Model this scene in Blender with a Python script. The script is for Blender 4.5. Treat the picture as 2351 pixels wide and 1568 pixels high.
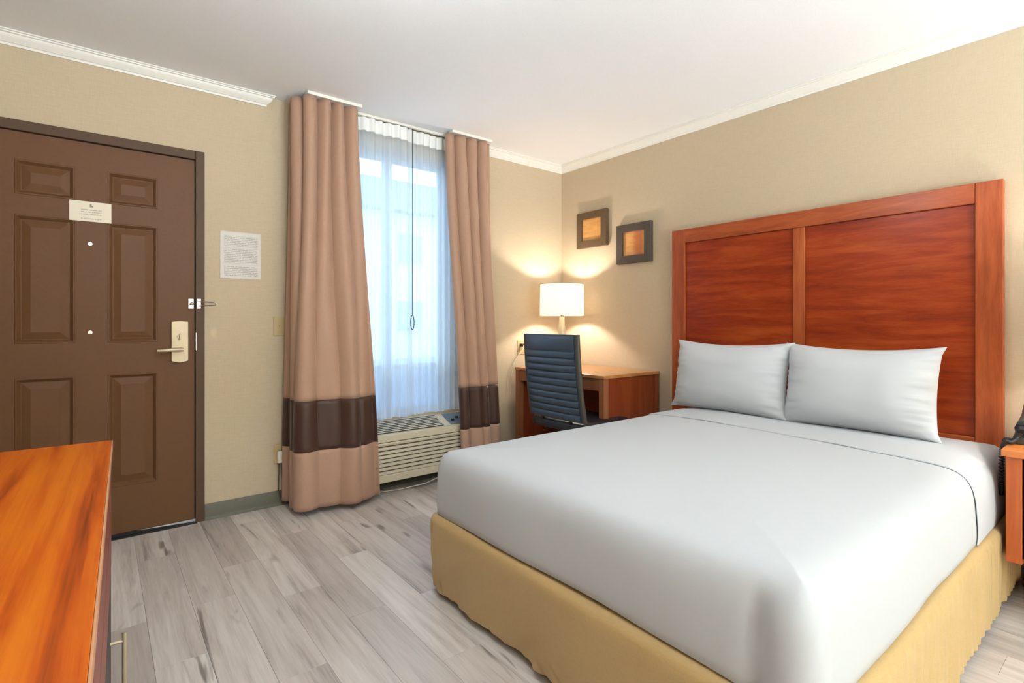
import bpy, bmesh, math, random
from mathutils import Vector, Matrix, noise

random.seed(7)
scene = bpy.context.scene
col = scene.collection
for o in list(bpy.data.objects):
    bpy.data.objects.remove(o)

# ------------------------------------------------------------------ camera
# world: camera stands at the origin, +y towards the door/window wall, +x towards the bed wall
CAM_Z = 1.12
YAW = math.radians(51.597)                 # angle from +x to the viewing direction
FPX, HZ, W, H = 1193.97, 740.3, 2351.0, 1568.0
cam_d = bpy.data.cameras.new('camera')
cam_d.sensor_width = 36.0
cam_d.lens = 36.0 * FPX / W
cam_d.shift_y = -(H / 2 - HZ) / W
cam_d.clip_start = 0.02
cam = bpy.data.objects.new('camera', cam_d)
cam.location = (0, 0, CAM_Z)
cam.rotation_euler = (math.radians(90), 0, YAW - math.radians(90))
col.objects.link(cam)
scene.camera = cam

# ------------------------------------------------------------------ view, world
vs = scene.view_settings
vs.view_transform = 'Standard'
vs.look = 'None'
vs.gamma = 1.0
vs.use_curve_mapping = False
vs.exposure = 0.45

world = bpy.data.worlds.new('sky')
scene.world = world
world.use_nodes = True
wb = world.node_tree.nodes['Background']
wb.inputs[0].default_value = (0.52, 0.76, 1.0, 1)
wb.inputs[1].default_value = 4.0

# room extents
YD, YW, XB = 3.391, 3.314, 3.183           # door wall, window wall, bed wall
XL, YF = -0.62, -5.6                       # wall beside the dresser, wall behind the camera
ZC = 2.485
XJ = 1.06                                  # jog between door wall and window wall (behind the drape)
WX0, WX1, WZ0, WZ1 = 1.20, 2.07, 0.47, 2.30   # window opening


def light(name, kind, loc, power, color, size=0.05, rot=(0, 0, 0), sy=None):
    d = bpy.data.lights.new(name, kind)
    d.energy = power
    d.color = color
    if kind == 'AREA':
        d.size = size
        if sy:
            d.shape = 'RECTANGLE'
            d.size_y = sy
    else:
        d.shadow_soft_size = size
    o = bpy.data.objects.new(name, d)
    o.location = loc
    o.rotation_euler = rot
    col.objects.link(o)
    return o


# daylight entering through the window opening
pw = light('window_portal', 'AREA', ((WX0 + WX1) / 2, YW + 0.13, (WZ0 + WZ1) / 2), 1, (1, 1, 1),
           WX1 - WX0, (math.radians(-90), 0, 0), WZ1 - WZ0)
pw.data.cycles.is_portal = True
WARM = (1.0, 0.92, 0.82)
SOFT = (0.70, 0.87, 1.0)
P_DESK, P_BED, P_FILL_TORCH, P_FILL_CEIL = 15.0, 10.0, 780.0, 18.0  # the last two power added fill lights


# ------------------------------------------------------------------ material helpers
def lin(r, g, b):
    def f(c):
        c /= 255.0
        return c / 12.92 if c <= 0.04045 else ((c + 0.055) / 1.055) ** 2.4
    return (f(r), f(g), f(b), 1)


class NT:
    def __init__(self, name):
        self.m = bpy.data.materials.new(name)
        self.m.use_nodes = True
        self.t = self.m.node_tree
        self.b = self.t.nodes['Principled BSDF']
        self.out = self.t.nodes['Material Output']

    def n(self, typ, **kw):
        nd = self.t.nodes.new(typ)
        for k, v in kw.items():
            if k == 'inp':
                for a, b in v.items():
                    nd.inputs[a].default_value = b
            else:
                setattr(nd, k, v)
        return nd

    def l(self, a, b):
        self.t.links.new(a, b)

    def coord(self, scale=(1, 1, 1), random_off=0.0, which='Object'):
        c = self.n('ShaderNodeTexCoord')
        mp = self.n('ShaderNodeMapping')
        mp.inputs['Scale'].default_value = scale
        if random_off:
            oi = self.n('ShaderNodeObjectInfo')
            mu = self.n('ShaderNodeMath', operation='MULTIPLY')
            mu.inputs[1].default_value = random_off
            self.l(oi.outputs['Random'], mu.inputs[0])
            ad = self.n('ShaderNodeVectorMath', operation='ADD')
            self.l(c.outputs[which], ad.inputs[0])
            self.l(mu.outputs[0], ad.inputs[1])
            self.l(ad.outputs[0], mp.inputs['Vector'])
        else:
            self.l(c.outputs[which], mp.inputs['Vector'])
        return mp.outputs[0]

    def noise(self, vec, scale, detail=4, rough=0.5, dist=0.0):
        nd = self.n('ShaderNodeTexNoise')
        nd.inputs['Scale'].default_value = scale
        nd.inputs['Detail'].default_value = detail
        nd.inputs['Roughness'].default_value = rough
        nd.inputs['Distortion'].default_value = dist
        self.l(vec, nd.inputs['Vector'])
        return nd.outputs['Fac']

    def ramp(self, fac, stops):
        r = self.n('ShaderNodeValToRGB')
        e = r.color_ramp.elements
        while len(e) < len(stops):
            e.new(0.5)
        for i, (p, c) in enumerate(stops):
            e[i].position = p
            e[i].color = c
        self.l(fac, r.inputs[0])
        return r.outputs[0]

    def mix(self, fac, a, b, mode='MIX'):
        m = self.n('ShaderNodeMix', data_type='RGBA', blend_type=mode)
        for s, v in ((0, fac), (6, a), (7, b)):
            if hasattr(v, 'is_linked'):
                self.l(v, m.inputs[s])
            else:
                m.inputs[s].default_value = v
        return m.outputs[2]

    def math(self, op, a, b=None):
        m = self.n('ShaderNodeMath', operation=op)
        for i, v in enumerate((a, b)):
            if v is None:
                continue
            if hasattr(v, 'is_linked'):
                self.l(v, m.inputs[i])
            else:
                m.inputs[i].default_value = v
        return m.outputs[0]

    def bump(self, h, strength, dist=0.01):
        b = self.n('ShaderNodeBump')
        b.inputs['Strength'].default_value = strength
        b.inputs['Distance'].default_value = dist
        self.l(h, b.inputs['Height'])
        self.l(b.outputs[0], self.b.inputs['Normal'])

    def base(self, c):
        if hasattr(c, 'is_linked'):
            self.l(c, self.b.inputs['Base Color'])
        else:
            self.b.inputs['Base Color'].default_value = c

    def set(self, rough=0.5, metal=0.0, spec=0.5, **kw):
        self.b.inputs['Roughness'].default_value = rough
        self.b.inputs['Metallic'].default_value = metal
        self.b.inputs['Specular IOR Level'].default_value = spec
        for k, v in kw.items():
            self.b.inputs[k].default_value = v
        return self.m


def plain(name, c, rough=0.5, metal=0.0, spec=0.5, var=0.06, bump=0.0, scale=40):
    t = NT(name)
    v = t.coord()
    f = t.noise(v, scale, 3)
    lo = tuple(x * (1 - var) for x in c[:3]) + (1,)
    hi = tuple(min(1, x * (1 + var)) for x in c[:3]) + (1,)
    t.base(t.ramp(f, [(0.3, lo), (0.7, hi)]))
    if bump:
        t.bump(f, bump, 0.004)
    return t.set(rough, metal, spec)


def wood(name, cols, axis='y', scale=1.0, rough=0.32, contrast=(0.25, 0.5, 0.75), streak=9.0, spec=0.5, coat=0.0, dist=1.6, st=0.11, blotw=0.22):
    """grain runs along axis; cols dark, mid, light"""
    t = NT(name)
    s = {'x': (st, 1, 1), 'y': (1, st, 1), 'z': (1, 1, st)}[axis]
    v = t.coord(tuple(k * scale for k in s), 13.0)
    a = t.noise(v, streak, 6, 0.6, dist)
    fine = t.noise(v, streak * 9, 3, 0.6, 0.3)
    v2 = t.coord(tuple(scale * (1 if q > 0.9 else 0.4) for q in s), 7.0)
    blot = t.noise(v2, 3.0, 3, 0.5, 0.5)
    f = t.math('ADD', t.math('MULTIPLY', a, 0.62), t.math('ADD', t.math('MULTIPLY', fine, 0.16), t.math('MULTIPLY', blot, blotw)))
    t.base(t.ramp(f, list(zip(contrast, cols))))
    t.bump(fine, 0.05, 0.002)
    m = t.set(rough, 0, spec)
    t.b.inputs['Coat Weight'].default_value = coat
    t.b.inputs['Coat Roughness'].default_value = 0.2
    return m


M = {}


def mk_wall(patch):
    t = NT('wallpaper_patch' if patch else 'wallpaper')
    v = t.coord((1, 1, 1))
    weave1 = t.noise(t.coord((1, 1, 0.06)), 420, 2)
    weave2 = t.noise(t.coord((0.06, 0.06, 1)), 420, 2)
    big = t.noise(v, 1.3, 3)
    w = t.math('ADD', t.math('MULTIPLY', weave1, 0.5), t.math('MULTIPLY', weave2, 0.5))
    c = t.ramp(w, [(0.3, lin(188, 169, 141)), (0.7, lin(201, 183, 156))])
    c = t.mix(t.math('MULTIPLY', big, 0.12), c, lin(196, 178, 152))
    if patch:
        # rubbed round repair mark beside the door frame
        sp = t.n('ShaderNodeSeparateXYZ')
        t.l(t.coord(), sp.inputs[0])
        dx = t.math('DIVIDE', t.math('SUBTRACT', sp.outputs[0], 0.512), 0.030)
        dz = t.math('DIVIDE', t.math('SUBTRACT', sp.outputs[2], 1.063), 0.052)
        r = t.math('SQRT', t.math('ADD', t.math('MULTIPLY', dx, dx), t.math('MULTIPLY', dz, dz)))
        r = t.math('ADD', r, t.math('MULTIPLY', t.noise(v, 60, 2), 0.5))
        msk = t.ramp(r, [(0.55, (0.55, 0.55, 0.55, 1)), (1.2, (0, 0, 0, 1))])
        bw = t.n('ShaderNodeRGBToBW')
        t.l(msk, bw.inputs[0])
        c = t.mix(bw.outputs[0], c, lin(216, 196, 164))
    t.base(c)
    t.bump(w, 0.12, 0.002)
    return t.set(0.75, 0, 0.25)


M['wall'] = mk_wall(False)
M['wall_door'] = mk_wall(True)


def mk_ceiling():
    t = NT('ceiling_paint')
    f = t.noise(t.coord(), 180, 4, 0.6)
    t.base(t.ramp(f, [(0.3, lin(242, 241, 240)), (0.7, lin(248, 247, 246))]))
    t.bump(f, 0.12, 0.003)
    return t.set(0.85, 0, 0.2)


M['ceiling'] = mk_ceiling()
M['trim'] = plain('trim_white', lin(232, 227, 217), 0.45, var=0.02)
M['base'] = plain('cove_vinyl', lin(92, 88, 74), 0.5, var=0.06)


def mk_plank():
    t = NT('grey_plank')
    oi = t.n('ShaderNodeObjectInfo')
    v = t.coord((1, 0.055, 1), 31.0)
    grain = t.noise(v, 26, 6, 0.62, 0.9)
    fine = t.noise(v, 150, 3, 0.6)
    cloud = t.noise(t.coord((1, 0.14, 1), 17.0), 5.5, 3, 0.5, 0.6)
    knot = t.noise(t.coord((1, 0.15, 1), 53.0), 9.0, 2, 0.45, 1.4)
    f = t.math('ADD', t.math('MULTIPLY', grain, 0.48), t.math('ADD', t.math('MULTIPLY', fine, 0.17), t.math('MULTIPLY', cloud, 0.35)))
    c = t.ramp(f, [(0.34, lin(152, 144, 139)), (0.45, lin(203, 195, 190)), (0.55, lin(222, 215, 210)), (0.66, lin(234, 229, 225))])
    tone = t.ramp(oi.outputs['Random'], [(0.0, lin(214, 208, 204)), (0.4, lin(232, 227, 223)), (0.75, lin(244, 240, 236)), (1.0, lin(255, 252, 249))])
    c = t.mix(1.0, c, tone, 'MULTIPLY')
    dk = t.ramp(knot, [(0.645, (0, 0, 0, 1)), (0.72, (1, 1, 1, 1))])
    bw = t.n('ShaderNodeRGBToBW')
    t.l(dk, bw.inputs[0])
    c = t.mix(t.math('MULTIPLY', bw.outputs[0], 0.75), c, lin(92, 83, 77))
    t.base(c)
    t.bump(fine, 0.06, 0.002)
    return t.set(0.42, 0, 0.45)


M['plank'] = mk_plank()
M['subfloor'] = plain('plank_joint', lin(150, 143, 138), 0.8)
M['door'] = plain('door_paint', lin(105, 71, 45), 0.5, spec=0.25, var=0.04, bump=0.02, scale=90)
M['doorframe'] = plain('frame_paint', lin(88, 66, 50), 0.5, spec=0.25, var=0.05)
M['rubber'] = plain('black_rubber', lin(26, 24, 24), 0.7)
M['steel'] = plain('satin_nickel', lin(196, 180, 152), 0.48, 0.55, var=0.05)
M['chrome'] = plain('chrome', lin(205, 200, 196), 0.22, 1.0, var=0.03)
M['alu'] = plain('aluminium', lin(200, 202, 206), 0.35, 1.0)
M['lens'] = plain('peephole_glass', lin(245, 243, 240), 0.15, 0.0, var=0.01)
M['ivory'] = plain('ivory_plastic', lin(188, 164, 118), 0.4, var=0.02)
M['white_plastic'] = plain('white_plastic', lin(222, 214, 198), 0.4, var=0.02)
M['black_plastic'] = plain('black_plastic', lin(28, 28, 31), 0.4)
M['grey_plastic'] = plain('phone_plastic', lin(66, 70, 66), 0.38)
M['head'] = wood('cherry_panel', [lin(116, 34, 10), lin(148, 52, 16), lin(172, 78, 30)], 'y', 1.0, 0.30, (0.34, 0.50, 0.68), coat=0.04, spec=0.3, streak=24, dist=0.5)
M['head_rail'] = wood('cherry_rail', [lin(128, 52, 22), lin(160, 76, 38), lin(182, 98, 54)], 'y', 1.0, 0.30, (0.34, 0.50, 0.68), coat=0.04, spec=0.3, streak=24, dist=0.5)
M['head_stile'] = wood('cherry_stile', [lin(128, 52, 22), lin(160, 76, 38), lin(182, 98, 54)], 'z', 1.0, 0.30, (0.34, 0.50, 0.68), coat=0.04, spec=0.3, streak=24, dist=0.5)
M['dresser_top'] = wood('dresser_laminate', [lin(96, 30, 3), lin(184, 78, 8), lin(206, 108, 16)], 'y', 1.0, 0.30, (0.37, 0.50, 0.62), streak=20, coat=0.0, spec=0.3, dist=0.9, st=0.035, blotw=0.30)
M['dresser'] = wood('dresser_cherry', [lin(92, 24, 10), lin(130, 40, 18), lin(150, 56, 26)], 'y', 1.0, 0.35)
M['edge'] = plain('edge_banding', lin(196, 142, 104), 0.4)
M['desk_top'] = wood('desk_laminate', [lin(150, 96, 50), lin(186, 128, 74), lin(204, 150, 94)], 'y', 1.0, 0.28, coat=0.1)
M['desk'] = wood('desk_cherry', [lin(92, 34, 14), lin(136, 60, 30), lin(162, 84, 46)], 'z', 1.0, 0.32)
M['desk_edge'] = wood('desk_edge_wood', [lin(116, 64, 40), lin(146, 88, 56), lin(168, 108, 72)], 'z', 1.0, 0.35)
M['night'] = wood('nightstand_cherry', [lin(140, 60, 26), lin(184, 92, 44), lin(206, 116, 62)], 'z', 1.0, 0.32)
M['night_top'] = wood('nightstand_top', [lin(170, 90, 40), lin(206, 122, 62), lin(222, 142, 80)], 'y', 1.0, 0.3)


def fabric(name, c, var=0.1, rough=0.8, fine=600, sheen=0.2, streak=None, bump=0.25, spec=0.2):
    t = NT(name)
    a = t.noise(t.coord((1, 1, 0.12)), fine, 2)
    b = t.noise(t.coord((0.12, 0.12, 1)), fine, 2)
    f = t.math('ADD', t.math('MULTIPLY', a, 0.5), t.math('MULTIPLY', b, 0.5))
    lo = tuple(x * (1 - var) for x in c[:3]) + (1,)
    hi = tuple(min(1, x * (1 + var)) for x in c[:3]) + (1,)
    t.base(t.ramp(f, [(0.3, lo), (0.7, hi)]))
    t.bump(f, bump, 0.0015)
    m = t.set(rough, 0, spec)
    t.b.inputs['Sheen Weight'].default_value = sheen
    return m


M['drape'] = fabric('drape_tan_satin', lin(174, 137, 114), 0.08, 0.52, sheen=0.15, spec=0.35)
M['band'] = fabric('drape_brown_satin', lin(68, 42, 31), 0.10, 0.45, sheen=0.1, spec=0.4)
M['linen'] = fabric('white_linen', lin(188, 190, 193), 0.015, 0.8, sheen=0.1, bump=0.08)
M['pillow'] = fabric('white_pillowcase', lin(196, 198, 201), 0.015, 0.8, sheen=0.1, bump=0.08)
M['skirt'] = fabric('gold_satin', lin(186, 156, 104), 0.07, 0.5, sheen=0.15, spec=0.35)
M['ticking'] = fabric('mattress_ticking', lin(205, 200, 192), 0.05)
M['leather'] = plain('blue_grey_leather', lin(62, 74, 88), 0.38, var=0.08, bump=0.08, scale=240)
M['seat_black'] = plain('black_seat_leather', lin(34, 34, 37), 0.45, var=0.1)
M['leather_edge'] = plain('leather_piping', lin(72, 66, 58), 0.5, var=0.08)
M['shade_rim'] = plain('shade_rim', lin(196, 180, 160), 0.6)
M['lamp_body'] = plain('lamp_ceramic', lin(176, 160, 128), 0.35)
M['bulb'] = plain('opal_glass', lin(250, 245, 235), 0.3)


def mk_shade():
    t = NT('lamp_shade_linen')
    f = t.noise(t.coord((1, 1, 0.1)), 500, 2)
    c = t.ramp(f, [(0.3, lin(236, 230, 220)), (0.7, lin(246, 241, 232))])
    d = t.n('ShaderNodeBsdfDiffuse')
    tr = t.n('ShaderNodeBsdfTranslucent')
    t.l(c, d.inputs[0])
    t.l(c, tr.inputs[0])
    mx = t.n('ShaderNodeMixShader')
    mx.inputs[0].default_value = 0.45
    t.l(d.outputs[0], mx.inputs[1])
    t.l(tr.outputs[0], mx.inputs[2])
    t.l(mx.outputs[0], t.out.inputs[0])
    return t.m


M['shade'] = mk_shade()


def mk_sheer():
    t = NT('sheer_voile')
    f = t.noise(t.coord((1, 1, 0.05)), 300, 2)
    tr = t.n('ShaderNodeBsdfTranslucent')
    d = t.n('ShaderNodeBsdfDiffuse')
    tp = t.n('ShaderNodeBsdfTransparent')
    c = t.ramp(f, [(0.3, lin(232, 236, 240)), (0.7, lin(244, 246, 248))])
    t.l(c, tr.inputs[0])
    t.l(c, d.inputs[0])
    m1 = t.n('ShaderNodeMixShader')
    m1.inputs[0].default_value = 0.6
    t.l(d.outputs[0], m1.inputs[1])
    t.l(tr.outputs[0], m1.inputs[2])
    m2 = t.n('ShaderNodeMixShader')
    m2.inputs[0].default_value = 0.22
    t.l(m1.outputs[0], m2.inputs[1])
    t.l(tp.outputs[0], m2.inputs[2])
    t.l(m2.outputs[0], t.out.inputs[0])
    return t.m


M['sheer'] = mk_sheer()
M['sheer_head'] = fabric('sheer_header', lin(238, 236, 232), 0.03, 0.8)


def mk_glass(name='window_glass', tint=(0.93, 0.97, 1.0, 1)):
    t = NT(name)
    tp = t.n('ShaderNodeBsdfTransparent')
    tp.inputs[0].default_value = tint
    g = t.n('ShaderNodeBsdfGlossy')
    g.inputs['Roughness'].default_value = 0.02
    lw = t.n('ShaderNodeLayerWeight')
    lw.inputs[0].default_value = 0.12
    mx = t.n('ShaderNodeMixShader')
    t.l(lw.outputs['Facing'], mx.inputs[0])
    t.l(tp.outputs[0], mx.inputs[1])
    t.l(g.outputs[0], mx.inputs[2])
    t.l(mx.outputs[0], t.out.inputs[0])
    return t.m


M['glass'] = mk_glass()
M['glass_low'] = mk_glass('frosted_glass', (0.58, 0.66, 0.76, 1))
M['winframe'] = plain('window_frame_grey', lin(150, 160, 172), 0.45)
M['ac'] = plain('ac_cream_plastic', lin(206, 194, 168), 0.45, var=0.02)
M['ac_white'] = plain('ac_white_plastic', lin(214, 210, 200), 0.45, var=0.02)
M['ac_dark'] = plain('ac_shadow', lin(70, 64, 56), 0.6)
M['ac_ctrl'] = plain('ac_control_panel', lin(104, 118, 132), 0.4)
M['frame_a'] = plain('picture_frame_brown', lin(92, 72, 50), 0.45, var=0.15, scale=60)
M['frame_b'] = plain('picture_frame_dark', lin(76, 66, 58), 0.45, var=0.15, scale=60)


def mk_art(name, stops, red):
    t = NT(name)
    v = t.coord((1, 1, 1), 0, 'Generated')
    f = t.noise(t.coord((3, 1.2, 4), 0, 'Generated'), 1.6, 4, 0.6, 0.6)
    c = t.ramp(f, stops)
    sp = t.n('ShaderNodeSeparateXYZ')
    t.l(v, sp.inputs[0])
    if red:
        # reddish vertical stroke in the half nearer the bed
        s = t.ramp(t.math('ADD', sp.outputs[1], t.math('MULTIPLY', f, 0.25)), [(0.20, (0, 0, 0, 1)), (0.32, (1, 1, 1, 1)), (0.55, (1, 1, 1, 1)), (0.70, (0, 0, 0, 1))])
        bw = t.n('ShaderNodeRGBToBW')
        t.l(s, bw.inputs[0])
        c = t.mix(t.math('MULTIPLY', bw.outputs[0], 0.7), c, lin(176, 92, 54))
    t.base(c)
    return t.set(0.5, 0, 0.4)


M['art_a'] = mk_art('amber_print', [(0.3, lin(196, 140, 78)), (0.55, lin(212, 158, 92)), (0.75, lin(222, 172, 122))], False)
M['art_b'] = mk_art('amber_red_print', [(0.3, lin(196, 130, 72)), (0.55, lin(212, 156, 92)), (0.75, lin(214, 164, 118))], True)


def mk_print(name, paper, ink, lines, x0, x1, rows):
    """paper with rows of small unreadable print; Generated coords: x across, z up"""
    t = NT(name)
    c = t.n('ShaderNodeTexCoord')
    sp = t.n('ShaderNodeSeparateXYZ')
    t.l(c.outputs['Generated'], sp.inputs[0])
    x, z = sp.outputs[0], sp.outputs[2]
    saw = t.math('FRACT', t.math('MULTIPLY', z, lines))
    row = t.math('LESS_THAN', saw, 0.5)
    mp = t.n('ShaderNodeMapping')
    mp.inputs['Scale'].default_value = (30, 1, lines)
    t.l(c.outputs['Generated'], mp.inputs[0])
    word = t.math('GREATER_THAN', t.noise(mp.outputs[0], 1.0, 1), 0.42)
    k = t.math('MULTIPLY', row, word)
    k = t.math('MULTIPLY', k, t.math('MULTIPLY', t.math('GREATER_THAN', x, x0), t.math('LESS_THAN', x, x1)))
    tot = None
    for lo, hi in rows:
        r = t.math('MULTIPLY', t.math('GREATER_THAN', z, lo), t.math('LESS_THAN', z, hi))
        tot = r if tot is None else t.math('ADD', tot, r)
    k = t.math('MULTIPLY', k, tot)
    cc = t.mix(t.math('MULTIPLY', k, 0.45), paper, ink)
    t.base(cc)
    return t.set(0.5, 0, 0.3), t, (x, z)


M['sign'] = mk_print('door_sign_print', lin(232, 222, 200), lin(120, 110, 96), 9, 0.27, 0.76, [(0.10, 0.20), (0.28, 0.66)])[0]
M['sign_mark'] = plain('sign_mark', lin(150, 138, 120), 0.5)
M['notice'] = mk_print('notice_print', lin(214, 206, 198), lin(112, 106, 112), 26, 0.07, 0.93, [(0.04, 0.26), (0.32, 0.66), (0.70, 0.93)])[0]
M['notice_sleeve'] = plain('notice_sleeve', lin(205, 195, 182), 0.35)
M['stucco'] = plain('stucco_white', lin(240, 226, 206), 0.9, var=0.03)
M['roof'] = plain('roof_shingle', lin(120, 128, 140), 0.9, var=0.1)
M['asphalt'] = plain('parking_asphalt', lin(150, 152, 156), 0.9, var=0.1)
M['dark_glass'] = plain('far_window_glass', lin(150, 165, 182), 0.2)
M['blackpaint'] = plain('fridge_black', lin(22, 20, 20), 0.45)


# ------------------------------------------------------------------ mesh helpers
def link(name, me, mat=None, parent=None, smooth=False):
    o = bpy.data.objects.new(name, me)
    col.objects.link(o)
    if mat is not None and not me.materials:
        me.materials.append(M[mat] if isinstance(mat, str) else mat)
    if smooth:
        for p in me.polygons:
            p.use_smooth = True
    if parent:
        o.parent = parent
    return o


def tag(o, label, cat=None, group=None, kind=None):
    o['label'] = label
    if cat:
        o['category'] = cat
    if group:
        o['group'] = group
    if kind:
        o['kind'] = kind
    return o


def empty(name, loc, label, cat, group=None, rz=0, kind=None):
    o = bpy.data.objects.new(name, None)
    o.empty_display_size = 0.1
    o.location = loc
    o.rotation_euler = (0, 0, rz)
    col.objects.link(o)
    tag(o, label, cat, group, kind)
    return o


class MB:
    """collects geometry for one mesh"""
    def __init__(self):
        self.v, self.f = [], []

    def box(self, x0, x1, y0, y1, z0, z1):
        b = len(self.v)
        self.v += [(x0, y0, z0), (x1, y0, z0), (x1, y1, z0), (x0, y1, z0), (x0, y0, z1), (x1, y0, z1), (x1, y1, z1), (x0, y1, z1)]
        self.f += [tuple(b + i for i in q) for q in ((0, 3, 2, 1), (4, 5, 6, 7), (0, 1, 5, 4), (1, 2, 6, 5), (2, 3, 7, 6), (3, 0, 4, 7))]
        return self

    def grid(self, rows, closed_u=False, closed_v=False):
        """rows: list of lists of points, same length"""
        b = len(self.v)
        nr, nc = len(rows), len(rows[0])
        for r in rows:
            self.v += [tuple(p) for p in r]
        for i in range(nr if closed_v else nr - 1):
            for j in range(nc if closed_u else nc - 1):
                i2, j2 = (i + 1) % nr, (j + 1) % nc
                self.f.append((b + i * nc + j, b + i * nc + j2, b + i2 * nc + j2, b + i2 * nc + j))
        return self

    def ngon(self, pts):
        b = len(self.v)
        self.v += [tuple(p) for p in pts]
        self.f.append(tuple(range(b, b + len(pts))))
        return self

    def lathe(self, prof, c=(0, 0, 0), n=32, cap=True):
        rows = []
        for r, z in prof:
            rows.append([(c[0] + r * math.cos(2 * math.pi * k / n), c[1] + r * math.sin(2 * math.pi * k / n), c[2] + z) for k in range(n)])
        self.grid(rows, closed_u=True)
        if cap:
            self.ngon(list(reversed(rows[0])))
            self.ngon(rows[-1])
        return self

    def tube(self, pts, r, n=8, radii=None):
        pts = [Vector(p) for p in pts]
        rows = []
        up = None
        for i, p in enumerate(pts):
            d = (pts[min(i + 1, len(pts) - 1)] - pts[max(i - 1, 0)]).normalized()
            if up is None:
                up = Vector((0, 0, 1)) if abs(d.z) < 0.9 else Vector((1, 0, 0))
            a = d.cross(up).normalized()
            up = a.cross(d).normalized()
            rr = radii[i] if radii else r
            rows.append([p + (a * math.cos(2 * math.pi * k / n) + up * math.sin(2 * math.pi * k / n)) * rr for k in range(n)])
        self.grid(rows, closed_u=True)
        self.ngon(list(reversed(rows[0])))
        self.ngon(rows[-1])
        return self

    def extrude(self, poly, axis, a, b):
        """poly: list of 2D points in the plane normal to axis; from a to b along axis"""
        def P(p, t):
            return {'x': (t, p[0], p[1]), 'y': (p[0], t, p[1]), 'z': (p[0], p[1], t)}[axis]
        r0 = [P(p, a) for p in poly]
        r1 = [P(p, b) for p in poly]
        self.grid([r0, r1], closed_u=True)
        self.ngon(list(reversed(r0)))
        self.ngon(r1)
        return self

    def mesh(self, name, bevel=0.0, seg=2, merge=False, recalc=True):
        me = bpy.data.meshes.new(name)
        me.from_pydata(self.v, [], self.f)
        if bevel or recalc or merge:
            bm = bmesh.new()
            bm.from_mesh(me)
            if merge or bevel:
                bmesh.ops.remove_doubles(bm, verts=bm.verts, dist=1e-5)
            if bevel:
                es = [e for e in bm.edges if len(e.link_faces) == 2 and e.calc_face_angle(0) > 0.6]
                bmesh.ops.bevel(bm, geom=es, offset=bevel, offset_type='OFFSET', segments=seg, profile=0.5, affect='EDGES')
            bmesh.ops.recalc_face_normals(bm, faces=bm.faces)
            bm.to_mesh(me)
            bm.free()
        return me

    def obj(self, name, mat, parent=None, bevel=0.0, seg=2, smooth=False, merge=False, loc=None):
        o = link(name, self.mesh(name, bevel, seg, merge), mat, parent, smooth)
        if loc:
            o.location = loc
        return o


def bx(name, mat, x0, x1, y0, y1, z0, z1, parent=None, bevel=0.003):
    """box whose origin sits at its centre, placed in the parent's space"""
    c = ((x0 + x1) / 2, (y0 + y1) / 2, (z0 + z1) / 2)
    o = MB().box(x0 - c[0], x1 - c[0], y0 - c[1], y1 - c[1], z0 - c[2], z1 - c[2]).obj(name, mat, parent, bevel=bevel)
    o.location = c
    return o


def soft_smooth(o, angle=40):
    for p in o.data.polygons:
        p.use_smooth = True
    try:
        o.data.set_sharp_from_angle(angle=math.radians(angle))
    except Exception:
        pass
    return o


def copy_tree(o, parent=None):
    c = o.copy()
    col.objects.link(c)
    c.parent = parent
    for ch in list(o.children):
        copy_tree(ch, c)
    return c


# ------------------------------------------------------------------ the room shell
TH = 0.12
fl = MB().box(XL, XB, YF, YD, -0.10, -0.006).obj('floor', 'subfloor')
tag(fl, 'grey oak look plank floor of the hotel room', 'floor', kind='structure')
# individual planks, 150 mm wide, running towards the door wall
PW, PL, GAP = 0.150, 0.96, 0.0003
pm = MB().box(-PW / 2 + GAP, PW / 2 - GAP, -PL / 2 + GAP, PL / 2 - GAP, -0.006, 0.0).mesh('plank', bevel=0.0005, seg=1)
pm.materials.append(M['plank'])
known = {-1: 2.375, 0: 2.025, 1: 2.39, 2: 1.72, 3: 2.24, 4: 1.927, 5: 2.45}
cut = {}


def plank_mesh(w, l):
    key = (round(w, 4), round(l, 4))
    if key == (PW, PL):
        return pm
    if key not in cut:
        m = MB().box(-w / 2 + GAP, w / 2 - GAP, -l / 2 + GAP, l / 2 - GAP, -0.006, 0.0).mesh('plank', bevel=0.0005, seg=1)
        m.materials.append(M['plank'])
        cut[key] = m
    return cut[key]


k = math.floor((XL - 0.138) / PW)
x = 0.138 + k * PW
prev = 0.0
while x < XB - 1e-6:
    xa, xc = max(x, XL), min(x + PW, XB)
    if k in known:
        j = known[k]
    else:
        j = prev + random.uniform(0.28, 0.68)
    prev = j
    y = j - PL * math.ceil((j - YF) / PL)
    ylim = YD if x < XJ else YW
    while y < ylim - 1e-6:
        ya, yc = max(y, YF), min(y + PL, ylim)
        if yc - ya > 0.01 and xc - xa > 0.01:
            o = bpy.data.objects.new('plank', plank_mesh(xc - xa, yc - ya))
            o.location = ((xa + xc) / 2, (ya + yc) / 2, 0)
            col.objects.link(o)
            o.parent = fl
        y += PL
    x += PW
    k += 1

ce = MB().box(XL - TH, XB + TH, YF - TH, YD + TH, ZC, ZC + 0.1).obj('ceiling', 'ceiling')
tag(ce, 'plain white painted ceiling', 'ceiling', kind='structure')

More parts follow.
